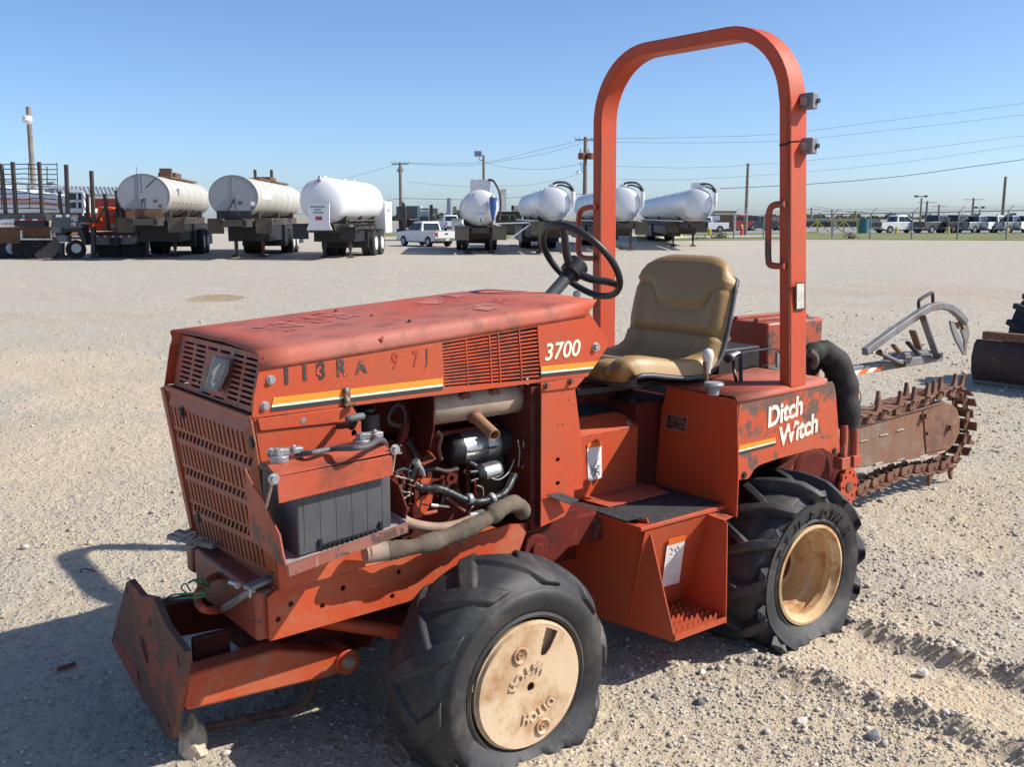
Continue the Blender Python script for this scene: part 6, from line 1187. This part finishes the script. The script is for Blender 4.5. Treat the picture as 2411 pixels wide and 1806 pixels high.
allp = [(P(u,v,z=0), w) for (u,v),w in zip(ft_,tops)][1:]+[(P(u,v,z=0), w) for (u,v),w in extra]
tp = []
for p, w in sorted(allp, key=lambda k:k[1][0]):
    Dh = Vector((p.x,p.y,0)).dot(HV); tz = BD(w[0],w[1],Dh).z; mk('fence_post', cyl(p,(p.x,p.y,tz),.045,n=8), GALVP, FN); tp.append(Vector((p.x,p.y,tz)))
    mk('barb_arm', bar((p.x,p.y,tz), Vector((p.x,p.y,tz))+RT*.32+Vector((0,0,.34)), .03,.03), GALVP, FN)
for p0_,p1_ in zip(tp,tp[1:]):
    mk('top_rail', cyl(p0_,p1_,.032,n=8), GALVP, FN)
    for k in range(3): o_ = RT*.1*(k+1)+Vector((0,0,.1*(k+1))); mk('barbed_wire', cyl(p0_+o_,p1_+o_,.008,n=4), GALVP, FN)
    # woven mesh
    gs = []; L_ = (p1_-p0_).length; n_ = int(L_/.35)
    for k in range(n_):
        for sgn in (0,1):
            a_ = p0_.lerp(p1_,(k+sgn)/n_); b_ = p0_.lerp(p1_,(k+1-sgn)/n_)
            h0 = min(p0_.z,p1_.z)
            for j in range(max(1,int(h0/.35))): gs.append(bar((a_.x,a_.y,j*.35),(b_.x,b_.y,(j+1)*.35),.006,.006))
    o_ = mk('fence_mesh', join(*gs), GALVP, FN, smooth=0); o_['kind'] = 'stuff'
def bush(label, u, v, w, h, mat, D=None, n=260, group='shrubs'):
    c = P(u, v, z=0); rs = random.Random(int(u)); V, Fc = [], []
    for i in range(n):
        x, y, z = rs.gauss(0,.36)*w, rs.gauss(0,.36)*w, abs(rs.gauss(.3,.32))*h; s = h*rs.uniform(.07,.16)
        d = Vector((rs.gauss(0,1),rs.gauss(0,1),rs.gauss(0,1))).normalized(); e = d.orthogonal().normalized(); f_ = d.cross(e); p = c+Vector((x,y,z)); k = len(V)
        V += [tuple(p-e*s),tuple(p+f_*s*.6),tuple(p+e*s),tuple(p-f_*s*.6)]; Fc.append((k,k+1,k+2,k+3))
    t = thing('shrub', label, 'shrub', c, 0, group, world=True); o = mk('foliage', (V,Fc), mat, t, smooth=0); mk('stem', cyl(c,c+Vector((0,0,h*.5)),h*.04,n=6), POLE, t)
LEAF = plain('shrub_leaves', (.06,.09,.03), .8, var=.4, sc=2, bump=0)
bush('low green bush by the fence corner post', *b4(1690,892), .75, .45, LEAF); bush('low weeds left of the green bush at the fence', *b4(1480,898), .8, .28, LEAF); bush('dry brown weed clump on the grass strip', *b5(605,638), .6, .42, plain('dry_weed',(.22,.17,.10),.9,bump=0))
# far tree line
def treeline(label, u0, u1, v, D, h, seed):
    rs = random.Random(seed); t = thing('far_trees', label, 'trees', base_at((u0+u1)/2, D), 0, None, world=True); V, Fc = [], []
    for i in range(int((u1-u0)*9)):
        u = rs.uniform(u0,u1); p = BD(u, v, D+rs.uniform(0,30)); hh = h*(.55+.45*math.sin(u*.11)*math.cos(u*.043+1)+.12*math.sin(u*.6)); z = rs.uniform(0,1)**.7*hh; s = h*rs.uniform(.08,.2)
        d = Vector((rs.gauss(0,1),rs.gauss(0,1),rs.gauss(0,1))).normalized(); e = d.orthogonal().normalized(); f_ = d.cross(e); q_ = Vector((p.x,p.y,z)); k = len(V)
        V += [tuple(q_-e*s),tuple(q_+f_*s),tuple(q_+e*s),tuple(q_-f_*s)]; Fc.append((k,k+1,k+2,k+3))
    o = mk('crown', (V,Fc), plain('far_foliage',(.085,.10,.06),.9,var=.3,sc=.05,bump=0), t, smooth=0); t['kind'] = 'stuff'
treeline('far grey-green trees on the horizon between the white tank and the rig', 860, 960, 508, 300, 4.2, 1)
treeline('far trees on the horizon left of the end-on tanker', 1015, 1120, 508, 300, 3.6, 2)
treeline('far low trees on the horizon right of the roll bar', 1700, 2411, 508, 420, 2.6, 3)
treeline('far trees on the horizon behind the left trailers', 0, 300, 508, 320, 4.0, 4)
# ---- vehicles
def pickup(label, u, v, scale, az, body, kind='pickup truck', group='parked pickup trucks', bedm=None, wheelc=MGREY, tail=True):
    p = P(u, v, z=0); t = thing('pickup_truck', label, kind, p, az, group); s = scale
    def m_(n, g, m, par=None, **k): return mk(n, ([(x*s,y*s,z*s) for x,y,z in g[0]], g[1]), m, par or t, off=Z3, **k)
    def arch(cx, r=.44): return [(cx+r*math.cos(a), .36+r*math.sin(a)) for a in [math.pi*(1-i/8) for i in range(9)]]
    low = [(-2.85,.50)]+[(q[0],q[1]) for q in arch(-1.75)]+[(q[0],q[1]) for q in arch(1.8)]+[(2.75,.50),(2.85,.62),(2.82,.98),(2.6,1.08),(1.35,1.16),(-.75,1.18),(-2.85,1.16)]
    B_ = m_('body', prism(low, -.95, .95), body, bev=.03*s)
    m_('bed_cavity', box(-2.75,-.85,-.80,.80,1.15,1.185), BLK)
    cabp = [(1.30,1.14),(.62,1.80),(.35,1.88),(-.55,1.88),(-.72,1.80),(-.85,1.16)]
    V = [];
    for yy, k in ((-.92,1),(.92,1)):
        V += [(x, yy*(1 if z < 1.2 else .80), z) for x, z in cabp]
    n = len(cabp); Fc = [tuple(range(n)), tuple(range(2*n-1,n-1,-1))]+[(i,n+i,n+(i+1)%n,(i+1)%n) for i in range(n)]
    CB = m_('cab', (V,Fc), body, bev=.03*s)
    for sg in (-1,1):
        y0, y1 = sg*.925, sg*.775
        for x0,x1,x2,x3 in ((.22,1.06,.60,.22),(-.62,.12,.12,-.55)):
            m_('side_window', slab([(x0,y0*.99,1.22),(x1,y0*.99,1.22),(x2,y1*1.0,1.74),(x3,y1*1.0,1.74)],(0,sg,0),.025), GLASS, CB)
        m_('mirror', box(.95,1.08,sg*1.0-.10,sg*1.0+.10,1.20,1.40), body if body is WHITE else BLK, CB)
        for cx_ in (-1.75,1.8):
            w_ = m_('wheel', cyl((cx_,sg*.70,.37),(cx_,sg*.94,.37),.37,n=20), RUBFAR); m_('rim', cyl((cx_,sg*.94,.37),(cx_,sg*.955,.37),.22,n=14), wheelc, w_)
        m_('tail_light', box(-2.875,-2.80,sg*.86-.07,sg*.86+.07,.80,1.08), TAIL, B_)
        m_('door_handle', join(box(-.25,-.10,sg*.955-.01,sg*.955+.01,1.0,1.03), box(.45,.6,sg*.955-.01,sg*.955+.01,1.0,1.03)), BLK, B_)
    m_('rear_window', slab([(-.855,-.70,1.24),(-.855,.70,1.24),(-.745,.64,1.74),(-.745,-.64,1.74)],(-1,0,0),.02), GLASS, CB)
    m_('windscreen', slab([(1.22,-.80,1.2),(1.22,.80,1.2),(.66,.68,1.78),(.66,-.68,1.78)],(1,0,.6),.03), GLASS, CB)
    m_('tailgate', box(-2.89,-2.85,-.76,.76,.66,1.14), bedm or body, B_); m_('rear_bumper', box(-3.02,-2.85,-.92,.92,.44,.62), MGREY); m_('licence_plate', box(-3.03,-3.02,-.16,.16,.48,.6), WHT)
    m_('tailgate_handle', box(-2.91,-2.89,-.12,.12,.92,1.02), BLK, B_); m_('underbody', box(-2.6,2.6,-.7,.7,.28,.5), BLK)
    return t
pickup('white crew-cab pickup seen from behind, parked left of the end-on tanker', 1003, 579, .62, AZ+math.radians(37), WHITE, group=None)
G3 = 'parked pickup trucks beyond the fence'
pr = lambda lb,a_,b_,s,da,m,**k: pickup(lb, *b5(a_,b_), s, AZ+math.radians(da), m, group=G3, **k)
pr('white pickup with a dark flatbed, leftmost of the row beyond the fence', 1040, 585, .78, -72, WHITE, bedm=DGREY)
pr('dark grey pickup next to the yellow post beyond the fence', 1400, 585, .80, -64, DGREY)
pr('black pickup third from left in the row beyond the fence', 1580, 584, .80, -58, BLK)
pr('grey pickup right of the black one beyond the fence', 1760, 584, .78, -55, MGREY)
pr('white pickup with black rear window beyond the fence', 1930, 583, .78, -55, WHITE)
pr('silver pickup right of the white one beyond the fence', 2065, 583, .78, -52, MGREY)
pr('white pickup at the right edge of the picture beyond the fence', 2230, 582, .80, -55, WHITE)
pickup('red car seen left of the bare pole inside the roll bar', *b4(1890,800), .80, AZ+math.radians(90), REDV, 'car', 'cars beyond the roll bar opening')
pickup('dark grey car right of the bare pole inside the roll bar', *b4(2070,800), .80, AZ+math.radians(88), DGREY, 'car', 'cars beyond the roll bar opening')
pickup('bright red car beside the near post of the roll bar', *b4(2200,798), .8, AZ+math.radians(95), REDV, 'car', 'cars beyond the roll bar opening')
pickup('white car parked in front of the brick building', *b4(1505,820), .72, AZ+math.radians(100), WHITE, 'car', 'cars beyond the roll bar opening')
pickup('small white pickup half hidden behind the end-on tanker', *b3(590,900), .8, AZ+math.radians(12), WHITE, 'pickup truck', 'cars beyond the roll bar opening')
pickup('small red pickup behind the ramp arm of the end-on tanker', *b3(1130,915), .62, AZ+math.radians(75), REDV, 'pickup truck', 'cars beyond the roll bar opening')
RG = bgthing('service_rig', 'dark workover rig truck with big grey boxes behind the white pickup', 'rig truck', b3(260,900)[0], 58)
pg = lambda n,g,m,par=None,**k: mk(n,g,m,par or RG,**k)
pg('equipment_box', px_slab((122,685,185,795),58,2,b3), DGREY); pg('equipment_box', px_slab((205,680,305,795),58.3,2,b3), plain('rig_grey',(.10,.12,.125),.5,bump=0)); pg('box_side', px_slab((305,678,330,800),58.2,1.5,b3), plain('rig_pale',(.38,.43,.44),.5,bump=0))
pg('mast_base', px_poly([(140,800),(300,800),(290,860),(215,960),(150,960)],58.2,1.5,b3), BLK); pg('mast', px_poly([(168,640),(190,660),(205,740),(210,900),(185,940),(170,800)],57.8,.5,b3), CHAS)
pg('cab', px_poly([(330,715),(410,715),(418,830),(330,830)],58,2,b3), WHITE); pg('cab_window', px_slab((334,730,388,775),57.95,.06,b3), plain('pale_glass',(.25,.38,.40),.2,bump=0), None); pg('light_bar', px_slab((330,700,402,712),57.9,.3,b3), BLK)
pg('engine', px_slab((322,775,395,815),57.8,.4,b3), plain('dark_green_engine',(.03,.05,.04),.6,bump=0)); pg('exhaust', px_bar((425,670),(425,830),57.9,.18,b3), CHAS); pg('side_box', px_slab((432,700,480,752),57.9,.8,b3), plain('rig_mid_grey',(.17,.17,.18),.5,bump=0)); pg('wheel', px_slab((125,880,170,975),58.2,1.2,b3), BLK)
pg('box_strut', join(px_bar((455,752),(458,790),57.9,.05,b3), px_bar((465,760),(455,790),57.9,.05,b3)), MGREY)
def bld(label, rect, D, th, crop, wall, name='building'):
    (x0,y0,x1,y1) = rect; t = bgthing(name, label, 'building', crop((x0+x1)/2,0)[0], D); w = mk('wall', px_slab((x0,y0,x1,y1+60),D,th,crop), wall, t); return t
BRICK = plain('brown_brick', (.21,.14,.095), .85, var=.12, sc=1.5, bump=0); CRM = plain('cream_fascia', (.66,.58,.42), .7, bump=0)
t = bld('brown brick building with cream fascia and white porch seen inside the roll bar', (1660,615,1855,800), 92, 10, b4, BRICK); mk('fascia', px_slab((1640,585,1885,618),91.6,10,b4), CRM, t); mk('parapet', px_slab((1635,572,1890,586),91.5,10.2,b4), CHAS, t); mk('corner_wall', px_slab((1852,615,1885,800),91.8,6,b4), CRM, t)
mk('porch_roof', px_slab((1570,628,1697,680),88,3,b4), WHITE, t); mk('porch_column', px_slab((1625,680,1665,815),88.2,.4,b4), WHITE, t); mk('porch_window', px_slab((1545,690,1600,740),91.9,.1,b4), GLASS, t)
t = bld('low pink-walled building behind the landing legs of the right tanker', (890,725,1390,815), 96, 8, b4, plain('pink_wall',(.50,.30,.24),.8,bump=0)); mk('roof', px_slab((880,705,1400,727),95.6,9,b4), CHAS, t); mk('door', px_slab((960,740,1000,812),95.9,.1,b4), GLASS, t); mk('garage_opening', px_slab((1100,745,1180,812),95.9,.1,b4), DGREY, t)
t = bld('dark brown house with framed windows right of the end-on tanker', (985,735,1215,860), 76, 8, b3, plain('dark_siding',(.085,.075,.06),.8,bump=0)); mk('roof', px_slab((975,728,1220,742),75.5,9,b3), CHAS, t)
for r_ in ((1030,760,1100,800),(1110,760,1150,800)): w_ = mk('window', px_slab(r_,75.9,.1,b3), GLASS, t); mk('window_frame', join(px_slab((r_[0]-5,r_[1]-6,r_[2]+5,r_[1]),75.85,.1,b3), px_slab((r_[0]-6,r_[1],r_[0],r_[3]),75.85,.1,b3), px_slab((r_[2],r_[1],r_[2]+6,r_[3]),75.85,.1,b3)), plain('window_trim',(.35,.33,.27),.7,bump=0), w_)
mk('rooftop_unit', px_slab((1122,680,1200,728),76,2,b3), CRM, t); mk('rooftop_vent', px_slab((1120,675,1142,715),75.9,.4,b3), CHAS, t)
t = bld('long low grey shed beyond the yellow gate at right', (195,478,870,560), 130, 10, b5, plain('shed_grey',(.11,.12,.13),.8,bump=0)); mk('roof', px_slab((185,455,880,480),129.5,12,b5), plain('shed_roof',(.28,.27,.25),.8,bump=0), t); mk('door', px_slab((450,470,480,540),129.8,.2,b5), CRM, t); mk('door', px_slab((700,485,760,560),129.8,.2,b5), DGREY, t)
mk('window', px_slab((385,480,430,515),129.8,.2,b5), GLASS, t)
t = bld('far dark roofs on the horizon left of the fence', (-120,460,200,540), 170, 10, b5, plain('far_roofs',(.20,.15,.15),.8,bump=0)); mk('roof', px_slab((-130,450,205,470),169,12,b5), plain('far_roof',(.3,.22,.21),.8,bump=0), t)
t = bld('white box shed behind the small white pickup', (600,795,690,900), 70, 4, b3, WHITE, 'white_shed'); mk('roof_edge', px_slab((596,790,694,797),69.8,4.3,b3), MGREY, t)
t = bgthing('yellow_gate', 'yellow pipe gate with diagonal braces beyond the fence', 'gate', b5(440,0)[0], 84)
for r_ in ((290,455,303,585),(422,455,434,585),(536,465,545,580),(662,450,678,588)): mk('gate_post', px_slab(r_,84,.1,b5), YEL, t)
for a_,b_ in (((210,540),(295,475)),((300,480),(400,575)),((425,575),(540,475)),((545,478),(640,560)),((430,470),(540,470)),((545,470),(665,468)),((205,578),(290,575)),((470,530),(530,575))): mk('gate_brace', px_bar(a_,b_,84,.08,b5), YEL, t)
for cr_,a_,b_,lb in ((b5,1025,590,'yellow bollard in front of the white flatbed pickup'),(b5,1505,590,'yellow bollard in front of the black pickup'),(b5,2050,590,'yellow bollard near the right edge behind a fence post'),(b4,925,880,'yellow bollard under the right tanker chassis'),(b4,1575,850,'yellow bollard by the white porch'),(b4,1240,870,'yellow bollard between the right tanker legs')):
    p = P(*cr_(a_,b_), z=0); D_ = p.dot(HV); h_ = 60/3.943*D_/2373; tag(mk('bollard', join(cyl(p,p+Vector((0,0,h_*.94)),.12,n=12), cyl(p+Vector((0,0,h_*.94)),p+Vector((0,0,h_)),.12,.05,n=12)), YEL), lb, 'bollard', 'yellow bollards')
p = P(*b5(720,588), z=0); t = thing('teal_barrel', 'teal round bin beside the yellow gate', 'bin', p, 0, None, world=True); mk('drum', revolve([(0,0),(0,.40),(.6,.43),(1.15,.41),(1.15,.0)], p, (0,0,1), 20), plain('teal',(.03,.16,.19),.5,bump=0), t); mk('lid', cyl(p+Vector((0,0,1.15)),p+Vector((0,0,1.2)),.44,n=20), plain('teal_lid',(.05,.22,.25),.5,bump=0), t)
p = P(*b4(1945,858), z=0); t = thing('fire_hydrant', 'red fire hydrant with yellow cap on the grass inside the roll bar', 'hydrant', p, 0, None, world=True)
mk('barrel', revolve([(0,.14),(.05,.12),(.45,.11),(.5,.13),(.6,.10),(.68,.0)], p, (0,0,1), 16), REDV, t); mk('side_cap', cyl(p+Vector((0,0,.42))-RT*.2,p+Vector((0,0,.42))+RT*.2,.06,n=10), REDV, t); mk('bonnet', revolve([(.66,.10),(.8,.06),(.84,0)], p, (0,0,1), 12), YEL, t)
# ---- neighbouring trencher at the right edge
NT = thing('backfill_blade', 'dark rusty backfill blade of a second machine at the right edge', 'machine blade', (8.3,4.0,0), 0, None, world=True)
bl = [(8.36,.0),(8.30,.02),(8.235,.10),(8.22,.24),(8.25,.345),(8.29,.385),(8.31,.385),(8.27,.34),(8.245,.24),(8.26,.11),(8.32,.035),(8.375,.02)]
mk('blade', prism(bl, 2.9, 4.20), RUSTDARK, NT, bev=.004); mk('cutting_edge', box(8.285,8.30,2.9,4.21,.012,.05), plain('worn_edge',(.16,.145,.13),.5,.3), NT)
mk('top_channel', join(box(8.27,8.36,3.30,4.145,.39,.457)), RUST, NT, bev=.006)
for y_ in (4.02,3.90): mk('channel_hole', cyl((8.268,y_,.425),(8.272,y_,.425),.010), BLACK, NT)
mk('blade_rib', join(*[box(8.2,8.26,y_-.01,y_+.01,.04,.34) for y_ in (3.62,)]), RUSTDARK, NT)
T2 = thing('second_machine_wheel', 'black lugged tyre behind the dark blade at the right edge', 'wheel', (8.95,3.75,0), 0, None, world=True)
mk('tyre', revolve([(-.22,.18),(-.27,.28),(-.24,.36),(-.10,.39),(.10,.39),(.24,.36),(.27,.28),(.22,.18)], (8.86,3.80,.37), (0,1,0), 40), RUBFAR, T2)
for i in range(14):
    a_ = 2*math.pi*i/14
    for s in (-1,1): c_ = Vector((8.86,3.80,.37)); d0 = Vector((math.cos(a_),0,math.sin(a_))); d1_ = Vector((math.cos(a_+.3),0,math.sin(a_+.3))); mk('tread_lug', bar(c_+d0*.375+Vector((0,s*.26,0)), c_+d1_*.405+Vector((0,0,0)), .05,.05), RUBFAR, T2, bev=.01)
mk('hub', cyl((8.86,3.54,.37),(8.86,4.0,.37),.17,n=20), CREAM, T2)
